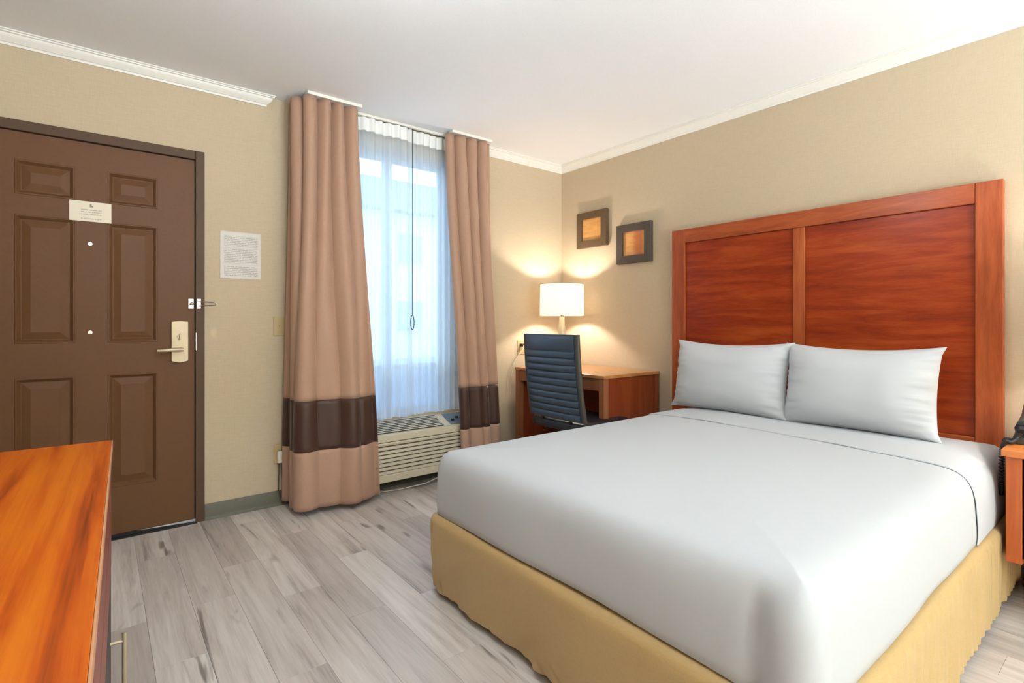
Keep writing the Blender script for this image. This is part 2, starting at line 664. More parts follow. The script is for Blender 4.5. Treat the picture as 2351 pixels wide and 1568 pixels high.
DX0, DX1, DZ1 = -0.540, 0.464, 2.080         # outside of the door frame
mb = MB()
mb.box(XL - TH, DX0 + 0.02, YD, YD + TH, -0.1, ZC)
mb.box(DX0 + 0.02, DX1 - 0.02, YD, YD + TH, DZ1 - 0.02, ZC)
mb.box(DX1 - 0.02, XJ, YD, YD + TH, -0.1, ZC)
mb.box(XJ, WX0, YW, YD + TH, -0.1, ZC)
mb.box(WX0, WX1, YW, YD + TH, -0.1, WZ0)
mb.box(WX0, WX1, YW, YD + TH, WZ1, ZC)
mb.box(WX1, XB + TH, YW, YD + TH, -0.1, ZC)
w = mb.obj('wall_back', 'wall_door')
tag(w, 'beige woven wallpaper wall with the entry door and window', 'wall', kind='structure')
w = MB().box(XB, XB + TH, YF - TH, YW, -0.1, ZC).obj('wall_right', 'wall')
tag(w, 'beige wallpaper wall behind the bed headboard', 'wall', kind='structure')
w = MB().box(XL - TH, XL, YF - TH, YD, -0.1, ZC).obj('wall_left', 'wall')
tag(w, 'beige wallpaper wall behind the dresser', 'wall', kind='structure')
w = MB().box(XL, XB, YF - TH, YF, -0.1, ZC).obj('wall_front', 'wall')
tag(w, 'beige wallpaper wall at the near end of the room', 'wall', kind='structure')

# crown moulding: profile (distance from wall, drop below ceiling)
CR = [(0.0005, 0.062), (0.007, 0.062), (0.009, 0.052), (0.015, 0.049), (0.018, 0.044), (0.030, 0.034), (0.036, 0.022),
      (0.038, 0.016), (0.046, 0.014), (0.047, 0.008), (0.054, 0.007), (0.054, 0.0005), (0.0005, 0.0005)]


def crown(name, ends, label):
    """ends: two functions d -> (x, y) giving the mitred ends of the moulding"""
    r = []
    for e in ends:
        r.append([(*e(d), ZC - z) for d, z in CR])
    m = MB().grid(r, closed_u=True)
    m.ngon(list(reversed(r[0])))
    m.ngon(r[1])
    o = m.obj(name, 'trim')
    soft_smooth(o, 25)
    return tag(o, label, 'crown moulding', kind='structure')


crown('trim_1', [lambda d: (XL, YD - d), lambda d: (0.783 + d * 0.95, YD - d)], 'white crown moulding above the entry door with mitred end')
crown('trim_2', [lambda d: (2.345, YW - d), lambda d: (XB - d, YW - d)], 'short white crown moulding between drape and room corner')
crown('trim_3', [lambda d: (XB - d, YW - d), lambda d: (XB - d, YF)], 'long white crown moulding above the headboard wall')

# cove base
BB = [(0.0005, 0.09), (0.004, 0.09), (0.006, 0.086), (0.006, 0.020), (0.009, 0.009), (0.016, 0.001), (0.016, 0.0002), (0.0005, 0.0002)]


def cove(name, a, b, nrm, label):
    r = []
    for p in (a, b):
        r.append([(p[0] + nrm[0] * d, p[1] + nrm[1] * d, z) for d, z in BB])
    m = MB().grid(r, closed_u=True)
    m.ngon(list(reversed(r[0])))
    m.ngon(r[1])
    o = soft_smooth(m.obj(name, 'base'), 35)
    return tag(o, label, 'baseboard', kind='structure')


cove('baseboard_back', (DX1 + 0.002, YD), (XJ, YD), (0, -1), 'olive grey vinyl cove base beside the entry door')
cove('baseboard_corner', (XJ, YW), (XB - 0.02, YW), (0, -1), 'olive grey vinyl cove base under the window')
cove('baseboard_right', (XB, YW - 0.02), (XB, YF), (-1, 0), 'olive grey vinyl cove base along the headboard wall')
cove('baseboard_left', (XL, YF), (XL, YD), (1, 0), 'olive grey vinyl cove base behind the dresser')

# ------------------------------------------------------------------ entry door
door = empty('door_1', (0, YD, 0), 'dark brown six-panel entry door in a brown metal frame', 'door', kind='structure')
SX0, SX1, SZ0, SZ1 = -0.488, 0.417, 0.020, 2.029
SY = 0.006                                    # door leaf face lies just behind the wall face
# frame: two jambs and head, each proud of the wallpaper
m = MB()
m.box(DX1 - 0.044, DX1, -0.014, 0.09, 0.0, DZ1)
fr = m.obj('jamb', 'doorframe', door, bevel=0.003)
m = MB()
m.box(DX0, DX0 + 0.048, -0.014, 0.09, 0.0, DZ1)
m.obj('jamb', 'doorframe', door, bevel=0.003)
m = MB()
m.box(DX0 + 0.048, DX1 - 0.044, -0.014, 0.09, DZ1 - 0.048, DZ1)
m.obj('head_jamb', 'doorframe', door, bevel=0.003)
m = MB().box(DX0 + 0.04, DX1 - 0.04, 0.05, 0.088, 0.0, 2.04)
m.obj('door_stop', 'rubber', door)
# leaf with six openings for the panels
PX = [(-0.317, -0.097), (0.032, 0.245)]
PZ = [(0.263, 0.852), (1.016, 1.636), (1.733, 1.898)]
xs = [SX0, PX[0][0], PX[0][1], PX[1][0], PX[1][1], SX1]
zs = [SZ0, PZ[0][0], PZ[0][1], PZ[1][0], PZ[1][1], PZ[2][0], PZ[2][1], SZ1]
m = MB()
for i in range(5):
    for j in range(7):
        if i in (1, 3) and j in (1, 3, 5):
            continue
        m.ngon([(xs[i], SY, zs[j]), (xs[i + 1], SY, zs[j]), (xs[i + 1], SY, zs[j + 1]), (xs[i], SY, zs[j + 1])])
m.ngon([(SX0, SY + 0.042, SZ0), (SX0, SY + 0.042, SZ1), (SX1, SY + 0.042, SZ1), (SX1, SY + 0.042, SZ0)])
for (a, b) in (((SX0, SZ0), (SX1, SZ0)), ((SX1, SZ0), (SX1, SZ1)), ((SX1, SZ1), (SX0, SZ1)), ((SX0, SZ1), (SX0, SZ0))):
    m.ngon([(a[0], SY, a[1]), (a[0], SY + 0.042, a[1]), (b[0], SY + 0.042, b[1]), (b[0], SY, b[1])])
me = bpy.data.meshes.new('door_leaf')
me.from_pydata(m.v, [], m.f)
leaf = link('door_leaf', me, 'door', door)
for (a, b) in PX:
    for (c, d) in PZ:
        rings = []
        for off, dep in ((0, 0), (0.003, -0.003), (0.007, -0.003), (0.012, 0.003), (0.020, 0.013), (0.024, 0.013), (0.056, 0.002), (0.060, 0.002)):
            y = SY + dep
            rings.append([(a + off, y, c + off), (b - off, y, c + off), (b - off, y, d - off), (a + off, y, d - off)])
        m = MB().grid(rings, closed_u=True)
        m.ngon(rings[-1])
        m.obj('panel', 'door', leaf, merge=True)
m = MB().box(SX0, SX1, -0.004, 0.05, 0.006, 0.020)
m.obj('door_sweep', 'rubber', door)
m = MB().box(SX0 - 0.004, SX1 + 0.01, -0.03, 0.10, 0.0, 0.006)
m.obj('threshold', 'rubber', door, bevel=0.002)
m = MB()
m.extrude([(SX1 - 0.26, 0.0205), (SX1 + 0.008, 0.0205), (SX1 + 0.008, 0.007), (SX1 - 0.02, 0.007)], 'y', -0.006, 0.0)
m.obj('sweep_trim', 'alu', door)
# lock: escutcheon plate with lever and thumb turn
plate = MB()
pts = []
for i in range(9):
    a = i / 8
    pts.append((0.306 + 0.080 * a, 0.908 - 0.006 * math.sin(math.pi * a) * 1.6))
for i in range(9):
    a = i / 8
    pts.append((0.386 - 0.080 * a, 1.124 + 0.004 * math.sin(math.pi * a)))
plate.extrude(pts, 'y', SY - 0.020, SY)
lp = plate.obj('lock_plate', 'steel', door, bevel=0.003)
m = MB().tube([(0.352, SY - 0.018, 0.972), (0.352, SY - 0.058, 0.972)], 0.011, 14)
m.obj('lever_spindle', 'steel', lp, smooth=False)
m = MB().tube([(0.358, SY - 0.058, 0.972), (0.330, SY - 0.060, 0.973), (0.290, SY - 0.060, 0.971), (0.262, SY - 0.059, 0.969), (0.240, SY - 0.056, 0.969)], 0.01, 12,
             radii=[0.0095, 0.0105, 0.010, 0.009, 0.007])
soft_smooth(m.obj('lever', 'steel', lp), 60)
m = MB().tube([(0.345, SY - 0.019, 1.042), (0.345, SY - 0.030, 1.042)], 0.013, 16)
m.obj('thumb_turn_rose', 'steel', lp)
m = MB().extrude([(0.341, 1.028), (0.349, 1.028), (0.351, 1.042), (0.349, 1.058), (0.343, 1.058), (0.340, 1.042)], 'y', SY - 0.045, SY - 0.029)
m.obj('thumb_turn', 'steel', lp, bevel=0.002)
m = MB().box(0.421, 0.4235, -0.0165, -0.0135, 0.965, 1.062)
m.obj('strike_plate', 'chrome', door)
# swing bar guard: plate on the leaf, plate on the frame, U-shaped bar
gd = MB().box(0.386, 0.4135, SY - 0.006, SY, 1.197, 1.253).obj('guard_plate', 'chrome', door, bevel=0.002)
m = MB().tube([(0.400, SY - 0.005, 1.224), (0.400, SY - 0.030, 1.224)], 0.005, 10)
m.lathe([(0.002, -0.008), (0.008, -0.006), (0.009, 0), (0.006, 0.006), (0.002, 0.008)], (0.400, SY - 0.034, 1.224), 12)
m.obj('ball_stud', 'chrome', gd, smooth=True)
gf = MB().box(0.4235, 0.446, -0.020, -0.014, 1.197, 1.253).obj('guard_hinge', 'chrome', door, bevel=0.002)
m = MB()
m.tube([(0.430, -0.024, 1.236), (0.470, -0.060, 1.234), (0.505, -0.075, 1.232), (0.512, -0.077, 1.224), (0.505, -0.075, 1.216), (0.470, -0.060, 1.214), (0.430, -0.024, 1.212)], 0.0035, 8)
m.obj('swing_bar', 'chrome', gf, smooth=True)
for z in (1.518, 1.070):
    p = MB().tube([(-0.038, SY, z), (-0.038, SY - 0.006, z)], 0.009, 16).obj('peephole', 'chrome', door)
    MB().tube([(-0.038, SY - 0.005, z), (-0.038, SY - 0.008, z)], 0.006, 14).obj('lens', 'lens', p)

sg = empty('door_sign', (-0.036, YD + SY - 0.004, 1.681), 'small cream printed card fixed across the entry door panels', 'sign')
m = MB().box(-0.083, 0.083, -0.0015, 0.0012, -0.0505, 0.0505)
m.obj('card', 'sign', sg)
m = MB().lathe([(0.0045, 0.0), (0.0045, 0.0006)], (0, 0, 0), 10)
mk = m.obj('printed_emblem', 'sign_mark', sg)
mk.rotation_euler = (math.radians(90), 0, 0)
mk.location = (0, -0.0015, 0.034)
m = MB().box(-0.004, 0.010, -0.0004, 0.0002, -0.004, 0.004)
mk2 = m.obj('printed_emblem', 'sign_mark', sg)
mk2.location = (0, -0.0018, 0.026)

nt = empty('wall_notice', (0.651, YD, 1.5125), 'pale printed notice sheet in a clear sleeve beside the door', 'notice')
MB().box(-0.109, 0.109, -0.004, -0.0005, -0.1375, 0.1375).obj('sleeve', 'notice_sleeve', nt, bevel=0.001)
MB().box(-0.103, 0.103, -0.0048, -0.0038, -0.131, 0.131).obj('printed_sheet', 'notice', nt)


def plate(name, loc, axis, label, w=0.072, h=0.116, mat='ivory', kind='switch'):
    """wall plate lying on a wall; axis 'y' faces -y, axis 'x' faces -x"""
    o = empty(name, loc, label, 'switch' if kind == 'switch' else 'outlet', rz=0 if axis == 'y' else math.radians(-90))
    MB().box(-w / 2, w / 2, -0.006, -0.0004, -h / 2, h / 2).obj('cover_plate', mat, o, bevel=0.002)
    if kind == 'switch':
        MB().box(-0.006, 0.006, -0.008, -0.005, -0.013, 0.013).obj('switch_bezel', mat, o, bevel=0.001)
        t = MB().box(-0.0035, 0.0035, -0.017, -0.006, -0.002, 0.006).obj('toggle', mat, o, bevel=0.001)
    else:
        for dz in (-0.02, 0.02):
            s = MB().box(-0.016, 0.016, -0.0085, -0.005, dz - 0.0135, dz + 0.0135).obj('socket', mat, o, bevel=0.002)
            MB().box(-0.0075, -0.0055, -0.0089, -0.008, dz - 0.004, dz + 0.006).obj('slot', 'black_plastic', s)
            MB().box(0.0055, 0.0075, -0.0089, -0.008, dz - 0.004, dz + 0.006).obj('slot', 'black_plastic', s)
    return o


plate('light_switch', (0.866, YD, 1.096), 'y', 'ivory toggle light switch plate next to the left drape')
plate('wall_outlet', (0.868, YD, 0.315), 'y', 'ivory low wall outlet half behind the left drape', kind='outlet')
pl = empty('plug_adapter', (0.862, YD - 0.009, 0.30), 'cream plug adapter with hanging cords low beside left drape', 'plug')
MB().box(-0.016, 0.016, -0.034, 0, -0.035, 0.035).obj('plug_body', 'white_plastic', pl, bevel=0.006)
for dx in (-0.006, 0.006):
    MB().tube([(dx, -0.018, -0.033), (dx * 1.2, -0.018, -0.10), (dx * 2 + 0.004, -0.016, -0.20), (dx + 0.02, -0.014, -0.27)], 0.003, 6).obj('cord', 'grey_plastic', pl, smooth=True)

# ------------------------------------------------------------------ window
win = empty('window_1', ((WX0 + WX1) / 2, YW, WZ0), 'tall sliding window behind sheer curtains', 'window', kind='structure')
hw, hh = (WX1 - WX0) / 2, WZ1 - WZ0
F0, F1 = 0.07, 0.13
for a, b, c, d, nm in ((-hw, hw, 0, 0.045, 'frame_rail'), (-hw, hw, hh - 0.05, hh, 'frame_rail'), (-hw, -hw + 0.045, 0.045, hh - 0.05, 'frame_stile'), (hw - 0.075, hw, 0.045, hh - 0.05, 'frame_stile')):
    MB().box(a, b, F0, F1, c, d).obj(nm, 'winframe', win, bevel=0.003)
mx = -0.055
for zz in (0.80 - WZ0,):
    MB().box(-hw + 0.045, hw - 0.045, F0 + 0.004, F1 - 0.004, zz - 0.022, zz + 0.022).obj('transom_bar', 'winframe', win, bevel=0.003)
MB().box(mx - 0.03, mx + 0.03, F0 + 0.005, F1 - 0.005, 0.045, hh - 0.05).obj('meeting_stile', 'winframe', win, bevel=0.003)
zt_ = 0.80 - WZ0
for xa_, xb_ in ((-hw + 0.045, mx - 0.03), (mx + 0.03, hw - 0.075)):
    MB().box(xa_, xb_, 0.098, 0.102, zt_ + 0.022, hh - 0.05).obj('pane', 'glass', win)
    MB().box(xa_, xb_, 0.096, 0.104, 0.045, zt_ - 0.022).obj('frosted_pane', 'glass_low', win)
MB().box(-hw, hw, 0.0005, F0, 0.0005, 0.012).obj('sill', 'trim', win)

# what lies outside
g = MB().box(-25, 30, YD + TH + 0.02, 60, -0.35, -0.15).obj('parking_lot', 'asphalt')
tag(g, 'pale parking lot ground outside the window', 'ground', kind='structure')
ob = empty('motel_building', (9.0, 17.0, -0.15), 'white stucco building with pitched roof seen through the sheers', 'building')
MB().box(-7, 4.5, 0, 6, 0, 5.2).obj('wall', 'stucco', ob)
m = MB().extrude([(-0.6, 5.15), (3, 7.2), (6.6, 5.15)], 'x', -7.5, 5)
m.obj('roof', 'roof', ob)
for i, xx in enumerate((-5.6, -3.2, -0.8, 1.6)):
    for zz in (0.9, 3.3):
        f_ = MB().box(xx, xx + 1.1, -0.05, 0.05, zz, zz + 1.2).obj('window', 'trim', ob)
        MB().box(xx + 0.07, xx + 1.03, -0.06, -0.04, zz + 0.07, zz + 1.13).obj('pane', 'dark_glass', f_)

# ------------------------------------------------------------------ curtains
def catmull(pts, n):
    P = [Vector(p) for p in pts]
    P = [P[0] * 2 - P[1]] + P + [P[-1] * 2 - P[-2]]
    out = []
    segs = len(P) - 3
    for i in range(n):
        u = i / (n - 1) * segs
        k = min(int(u), segs - 1)
        t = u - k
        p0, p1, p2, p3 = P[k:k + 4]
        out.append(0.5 * ((2 * p1) + (-p0 + p2) * t + (2 * p0 - 5 * p1 + 4 * p2 - p3) * t * t + (-p0 + 3 * p1 - 3 * p2 + p3) * t ** 3))
    # even spacing
    L = [0]
    for a, b in zip(out, out[1:]):
        L.append(L[-1] + (b - a).length)
    res, k = [], 0
    for i in range(n):
        s = L[-1] * i / (n - 1)
        while k < n - 2 and L[k + 1] < s:
            k += 1
        t = (s - L[k]) / max(1e-9, L[k + 1] - L[k])
        res.append(out[k].lerp(out[k + 1], min(1, t)))
    return res


def cloth_surface(top, bot, zt, zb, fold, ns, zlist):
    """rows of points for each z; fold(s, t) is the displacement along the path normal, t=0 top, 1 bottom"""
    A = catmull(top, ns)
    B = catmull(bot, ns)
    rows = []
    for z in zlist:
        t = (zt - z) / (zt - zb)
        e = t * t * (3 - 2 * t)
        e = 0.35 * t + 0.65 * e
        C = [a.lerp(b, e) for a, b in zip(A, B)]
        r = []
        for i, p in enumerate(C):
            d = (C[min(i + 1, ns - 1)] - C[max(i - 1, 0)]).normalized()
            nrm = Vector((d.y, -d.x))
            q = p + nrm * fold(i / (ns - 1), t)
            r.append((q.x, q.y, z))
        rows.append(r)
    return rows


def zr(a, b, n):
    return [a + (b - a) * i / (n - 1) for i in range(n)]


def drape(label, top, bot, fold, ns=150, zt=2.462, zb=0.035, bz=(0.66, 0.372)):
    c = Vector(bot[len(bot) // 2])
    o = empty('drape', (c.x, c.y, 0.0), label, 'curtain', 'tan drapes with a brown band')
    for nm, mat, a, b, n in (('upper_panel', 'drape', zt, bz[0], 60), ('band', 'band', bz[0] + 0.002, bz[1] - 0.002, 12), ('lower_panel', 'drape', bz[1], zb, 14)):
        rows = cloth_surface(top, bot, zt, zb, fold, ns, zr(a, b, n))
        rows = [[(p[0] - c.x, p[1] - c.y, p[2]) for p in r] for r in rows]
        ob_ = MB().grid(rows).obj(nm, mat, o, smooth=True)
        md = ob_.modifiers.new('thickness', 'SOLIDIFY')
        md.thickness = 0.0045 if nm == 'band' else 0.003
        md.offset = 0
    return o


def pleat(u):
    """rounded ridges with sharp valleys, -1..1"""
    return 2 * abs(math.sin(math.pi * u)) ** 0.75 - 1


def fold_left(s, t):
    w = min(1, t * 1.2) ** 1.2
    edge = min(1, s / 0.10) * min(1, (1 - s) / 0.03)
    drift = s + 0.015 * math.sin(7 * t + 9 * s)
    top = 0.030 * pleat(5.2 * drift - 0.35)
    bot = 0.036 * math.sin(2 * math.pi * (2.15 * s - 0.42)) + 0.013 * pleat(5.2 * drift - 0.35)
    return edge * ((1 - w) * top + w * bot)


drape('long tan left drape with brown band, beside the light switch',
      [(0.905, 3.31), (0.93, 3.22), (0.975, 3.165), (1.06, 3.165), (1.17, 3.17), (1.275, 3.175)],
      [(0.868, 3.35), (0.885, 3.20), (0.95, 3.095), (1.07, 3.055), (1.22, 3.065), (1.378, 3.075)], fold_left)


def fold_right(s, t):
    w = min(1, t * 1.1)
    edge = min(1, s / 0.05) * min(1, (1 - s) / 0.05)
    drift = s + 0.012 * math.sin(6 * t + 8 * s)
    return edge * ((1 - w) * 0.028 * pleat(4.3 * drift + 0.1) + w * (0.020 * math.sin(2 * math.pi * (2.6 * s + 0.05)) + 0.015 * pleat(4.3 * drift + 0.1)))


drape('narrower tan right drape with brown band, between window and desk',
      [(1.955, 3.225), (1.965, 3.18), (2.05, 3.165), (2.16, 3.165), (2.26, 3.165), (2.30, 3.20)],
      [(2.005, 3.105), (2.02, 3.08), (2.09, 3.06), (2.20, 3.055), (2.29, 3.09), (2.365, 3.165)], fold_right)


def sheer(label, x0t, x1t, x0b, x1b, ph, zb, dy=0.0):
    o = empty('sheer_curtain', ((x0b + x1b) / 2, 3.26 + dy, zb), label, 'curtain', 'sheer curtains')
    cx = (x0b + x1b) / 2
    n = 9.0

    def fold(s, t):
        a = 0.010 + 0.006 * t
        return a * math.sin(2 * math.pi * n * s + ph) + 0.007 * math.sin(2 * math.pi * 2.6 * s + ph * 2 + t)
    top = [(x0t, 3.262), (x0t + (x1t - x0t) / 3, 3.262), (x0t + (x1t - x0t) * 2 / 3, 3.262), (x1t, 3.262)]
    bot = [(x0b, 3.262), (x0b + (x1b - x0b) / 3, 3.252), (x0b + (x1b - x0b) * 2 / 3, 3.252), (x1b, 3.262)]
    for nm, mat, a, b, k in (('header', 'sheer_head', 2.462, 2.375, 6), ('voile', 'sheer', 2.376, zb, 50)):
        rows = cloth_surface(top, bot, 2.462, zb, fold, 170, zr(a, b, k))
        # the hem rises and falls a little
        if nm == 'voile':
            rows[-1] = [(p[0], p[1], p[2] + 0.006 * math.sin(i * 0.11 + ph)) for i, p in enumerate(rows[-1])]
        rows = [[(p[0] - cx, p[1] - 3.26, p[2] - zb) for p in r] for r in rows]
        MB().grid(rows).obj(nm, mat, o, smooth=True)
    return o


sheer('white sheer curtain nearer the left drape', 1.16, 1.70, 1.16, 1.70, 0.4, 0.474)
sheer('white sheer curtain nearer the right drape', 1.68, 2.16, 1.675, 2.16, 1.9, 0.481, 0.022)

tk = MB()
tk.extrude([(3.135, ZC - 0.0005), (3.135, ZC - 0.020), (3.185, ZC - 0.020), (3.185, ZC - 0.0005)], 'x', 0.955, 1.29)
t_ = tk.obj('curtain_track', 'trim', bevel=0.003)
tag(t_, 'white ceiling track section over the left drape', 'curtain track')
t_ = MB().extrude([(3.135, ZC - 0.0005), (3.135, ZC - 0.020), (3.185, ZC - 0.020), (3.185, ZC - 0.0005)], 'x', 1.95, 2.30).obj('curtain_track', 'trim', bevel=0.003)
tag(t_, 'white ceiling track section over the right drape', 'curtain track')
t_ = MB().extrude([(3.25, ZC - 0.0005), (3.25, ZC - 0.018), (3.274, ZC - 0.018), (3.274, ZC - 0.0005)], 'x', 1.15, 2.17).obj('sheer_track', 'trim', bevel=0.003)
tag(t_, 'slim white ceiling track carrying the sheers', 'curtain track')
cd = empty('draw_cord', (1.683, 3.225, 1.07), 'thin dark draw cord with loop hanging between the sheers', 'cord')
MB().tube([(0, 0.0, 1.38), (0.002, 0, 0.9), (0, 0, 0.5), (0.001, 0, 0.10)], 0.0028, 6).obj('cord', 'grey_plastic', cd)
lp_ = [(0.013 * math.sin(a), 0, 0.05 - 0.05 * math.cos(a)) for a in [math.pi * (1 - 2 * i / 20) for i in range(21)]]
MB().tube(lp_, 0.003, 6).obj('loop', 'grey_plastic', cd)

# ------------------------------------------------------------------ air conditioner under the window
AX0, AX1, AY0, AZ0, AZ1 = 1.20, 2.26, 3.125, 0.088, 0.392
ac = empty('air_conditioner', ((AX0 + AX1) / 2, AY0, 0.0), 'cream through-wall air conditioner with louvred front under window', 'air conditioner')
axh = (AX1 - AX0) / 2
dback = YW - AY0 - 0.002
m = MB().extrude([(0.012, AZ0), (dback, AZ0), (dback, 0.452), (dback - 0.01, 0.455), (0.014, AZ1 - 0.002), (0.012, AZ1 - 0.05)], 'x', -axh + 0.004, axh - 0.004)
m.obj('cabinet', 'ac', ac)
# front frame
m = MB().box(-axh, axh, 0, 0.014, AZ1 - 0.045, AZ1)
m.obj('front_top_rail', 'ac', ac, bevel=0.004)
m = MB().box(-axh, axh, 0, 0.014, AZ0, AZ0 + 0.05)
m.obj('front_bottom_rail', 'ac', ac, bevel=0.004)
for sx in (-1, 1):
    x0_, x1_ = (-axh, -axh + 0.04) if sx < 0 else (axh - 0.04, axh)
    MB().box(x0_, x1_, 0, 0.014, AZ0 + 0.05, AZ1 - 0.045).obj('front_end_rail', 'ac', ac, bevel=0.003)
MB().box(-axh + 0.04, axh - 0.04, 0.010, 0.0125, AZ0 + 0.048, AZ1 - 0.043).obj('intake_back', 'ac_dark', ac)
slat = MB().extrude([(0.000, 0.000), (0.000, 0.016), (0.0095, 0.0195), (0.0095, 0.0035)], 'x', -axh + 0.04, axh - 0.04).mesh('slat', bevel=0.001, seg=1)
nsl = 8
pitch = (AZ1 - 0.045 - AZ0 - 0.05) / nsl
for i in range(nsl):
    s = link('slat', slat, 'ac', ac)
    s.location = (0, 0, AZ0 + 0.052 + i * pitch)


# top grille lies on the sloping top
def topz(y):
    return AZ1 + (y - 0.014) / (dback - 0.024) * (0.455 - AZ1)


GX0, GX1 = -axh + 0.05, 0.16
m = MB()
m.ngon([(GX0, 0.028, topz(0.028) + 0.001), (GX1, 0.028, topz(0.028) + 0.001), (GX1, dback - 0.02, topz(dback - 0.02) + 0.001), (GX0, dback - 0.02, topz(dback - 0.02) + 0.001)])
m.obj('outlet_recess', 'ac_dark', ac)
ng = 8
for i in range(ng):
    yy = 0.034 + i * (dback - 0.02 - 0.040) / (ng - 1)
    pts = [(GX0 + (GX1 - GX0) * j / 60, yy + 0.0035 * math.sin(j * math.pi / 3), topz(yy) + 0.0065) for j in range(61)]
    MB().tube(pts, 0.0030, 5).obj('grille_bar', 'ac_white', ac)
MB().box(GX1, GX1 + 0.05, 0.02, dback - 0.01, 0, 0.008).obj('divider', 'ac_white', ac, bevel=0.002).location = (0, 0, topz(0.02))
ac.children[-1].rotation_euler = (math.atan2(0.455 - AZ1, dback - 0.024), 0, 0)
m = MB()
for y0_, y1_ in ((0.03, dback - 0.02),):
    m.ngon([(GX1 + 0.06, y0_, topz(y0_) + 0.0012), (axh - 0.03, y0_, topz(y0_) + 0.0012), (axh - 0.03, y1_, topz(y1_) + 0.0012), (GX1 + 0.06, y1_, topz(y1_) + 0.0012)])
cp = m.obj('control_panel', 'ac_ctrl', ac)
for xx, yy in ((0.26, 0.075), (0.31, 0.10)):
    MB().lathe([(0.013, 0), (0.012, 0.010), (0.010, 0.012)], (xx, yy, topz(yy) + 0.001), 16).obj('knob', 'black_plastic', cp)
MB().tube([(0.2, 0.10, 0.085), (0.16, 0.05, 0.045), (0.02, 0.03, 0.02), (-0.16, 0.06, 0.006), (-0.30, 0.09, 0.006)], 0.004, 6).obj('power_cord', 'white_plastic', ac, smooth=True)

# ------------------------------------------------------------------ bed
BX0, BX1, BY0, BY1 = 1.09, 3.12, 0.42, 1.915


def rrect(x0, x1, y0, y1, r, na=10, nx=150, ny=60):
    """closed loop of points, counter-clockwise, starting on the foot side"""
    pts = []

    def arc(cx, cy, a0):
        for i in range(na):
            a = a0 + math.pi / 2 * i / na
            pts.append((cx + r * math.cos(a), cy + r * math.sin(a)))

    def line(ax, ay, bx_, by_, n):
        for i in range(n):
            t = i / n
            pts.append((ax + (bx_ - ax) * t, ay + (by_ - ay) * t))
    line(x0 + r, y0, x1 - r, y0, nx)
    arc(x1 - r, y0 + r, -math.pi / 2)
    line(x1, y0 + r, x1, y1 - r, ny)
    arc(x1 - r, y1 - r, 0)
    line(x1 - r, y1, x0 + r, y1, nx)
    arc(x0 + r, y1 - r, math.pi / 2)
    line(x0, y1 - r, x0, y0 + r, ny)
    arc(x0 + r, y0 + r, math.pi)
    return pts


bed = empty('bed', ((BX0 + BX1) / 2, (BY0 + BY1) / 2, 0), 'queen bed with gold satin skirt around its base', 'bed')
bcx, bcy = bed.location.x, bed.location.y


def loc(rows):
    return [[(p[0] - bcx, p[1] - bcy, p[2]) for p in r] for r in rows]


MB().box(BX0 + 0.05 - bcx, BX1 - bcx, BY0 + 0.05 - bcy, BY1 - 0.05 - bcy, 0.09, 0.318).obj('box_spring', 'ticking', bed, bevel=0.02)
MB().box(BX0 + 0.03 - bcx, BX1 - bcx, BY0 + 0.03 - bcy, BY1 - 0.03 - bcy, 0.319, 0.575).obj('mattress', 'ticking', bed, bevel=0.05, seg=4)
for sx in (BX0 + 0.15, BX1 - 0.15):
    for sy in (BY0 + 0.15, BY1 - 0.15):
        MB().lathe([(0.022, 0), (0.026, 0.01), (0.026, 0.09)], (sx - bcx, sy - bcy, 0), 14).obj('leg', 'black_plastic', bed)


def skirt_rows():
    rows = []
    base = rrect(BX0, BX1, BY0, BY1, 0.045)
    cen = Vector((bcx, bcy))
    zs_ = [0.322, 0.326, 0.316, 0.30, 0.27, 0.24, 0.21, 0.18, 0.15, 0.12, 0.09, 0.06, 0.03]
    for k_, z in enumerate(zs_):
        r = []
        t = (0.326 - z) / 0.296
        off0 = -0.05 if k_ == 0 else (0.0 if k_ == 1 else (0.016 if k_ == 2 else 0.022))
        n_ = len(base)
        for i, p in enumerate(base):
            a = Vector(base[(i + 1) % n_]) - Vector(base[i - 1])
            nrm = Vector((a.y, -a.x)).normalized()
            off = off0
            if k_ >= 3:
                nx_, ny_ = nrm.x, nrm.y
                side_r = max(0.0, -ny_)
                foot = max(0.0, -nx_)
                # gathers on the nightstand side, soft wrinkles on the foot
                off += side_r * t ** 0.6 * ((1 - 0.55 * t) * (0.010 * math.sin(p[0] * 118 + 2.2 * math.sin(p[0] * 17)) + 0.006 * noise.noise(Vector((p[0] * 30, z * 4, 2)))) + 0.012 * noise.noise(Vector((p[0] * 9, z * 2, 7))))
                wv = noise.noise(Vector((p[1] * 7 + z * 6, z * 3.0, 1.3)))
                off += foot * t * (0.018 * wv + 0.020 * t * noise.noise(Vector((p[1] * 20 + z * 26, z * 5, 4.0))) - 0.010 * t)
                off += max(0.0, ny_) * t * 0.008 * math.sin(p[0] * 60)
            q = Vector(p) + nrm * off
            r.append((q.x, q.y, z))
        rows.append(r)
    return rows


sk = MB().grid(loc(skirt_rows()), closed_u=True).obj('bed_skirt', 'skirt', bed, smooth=True)


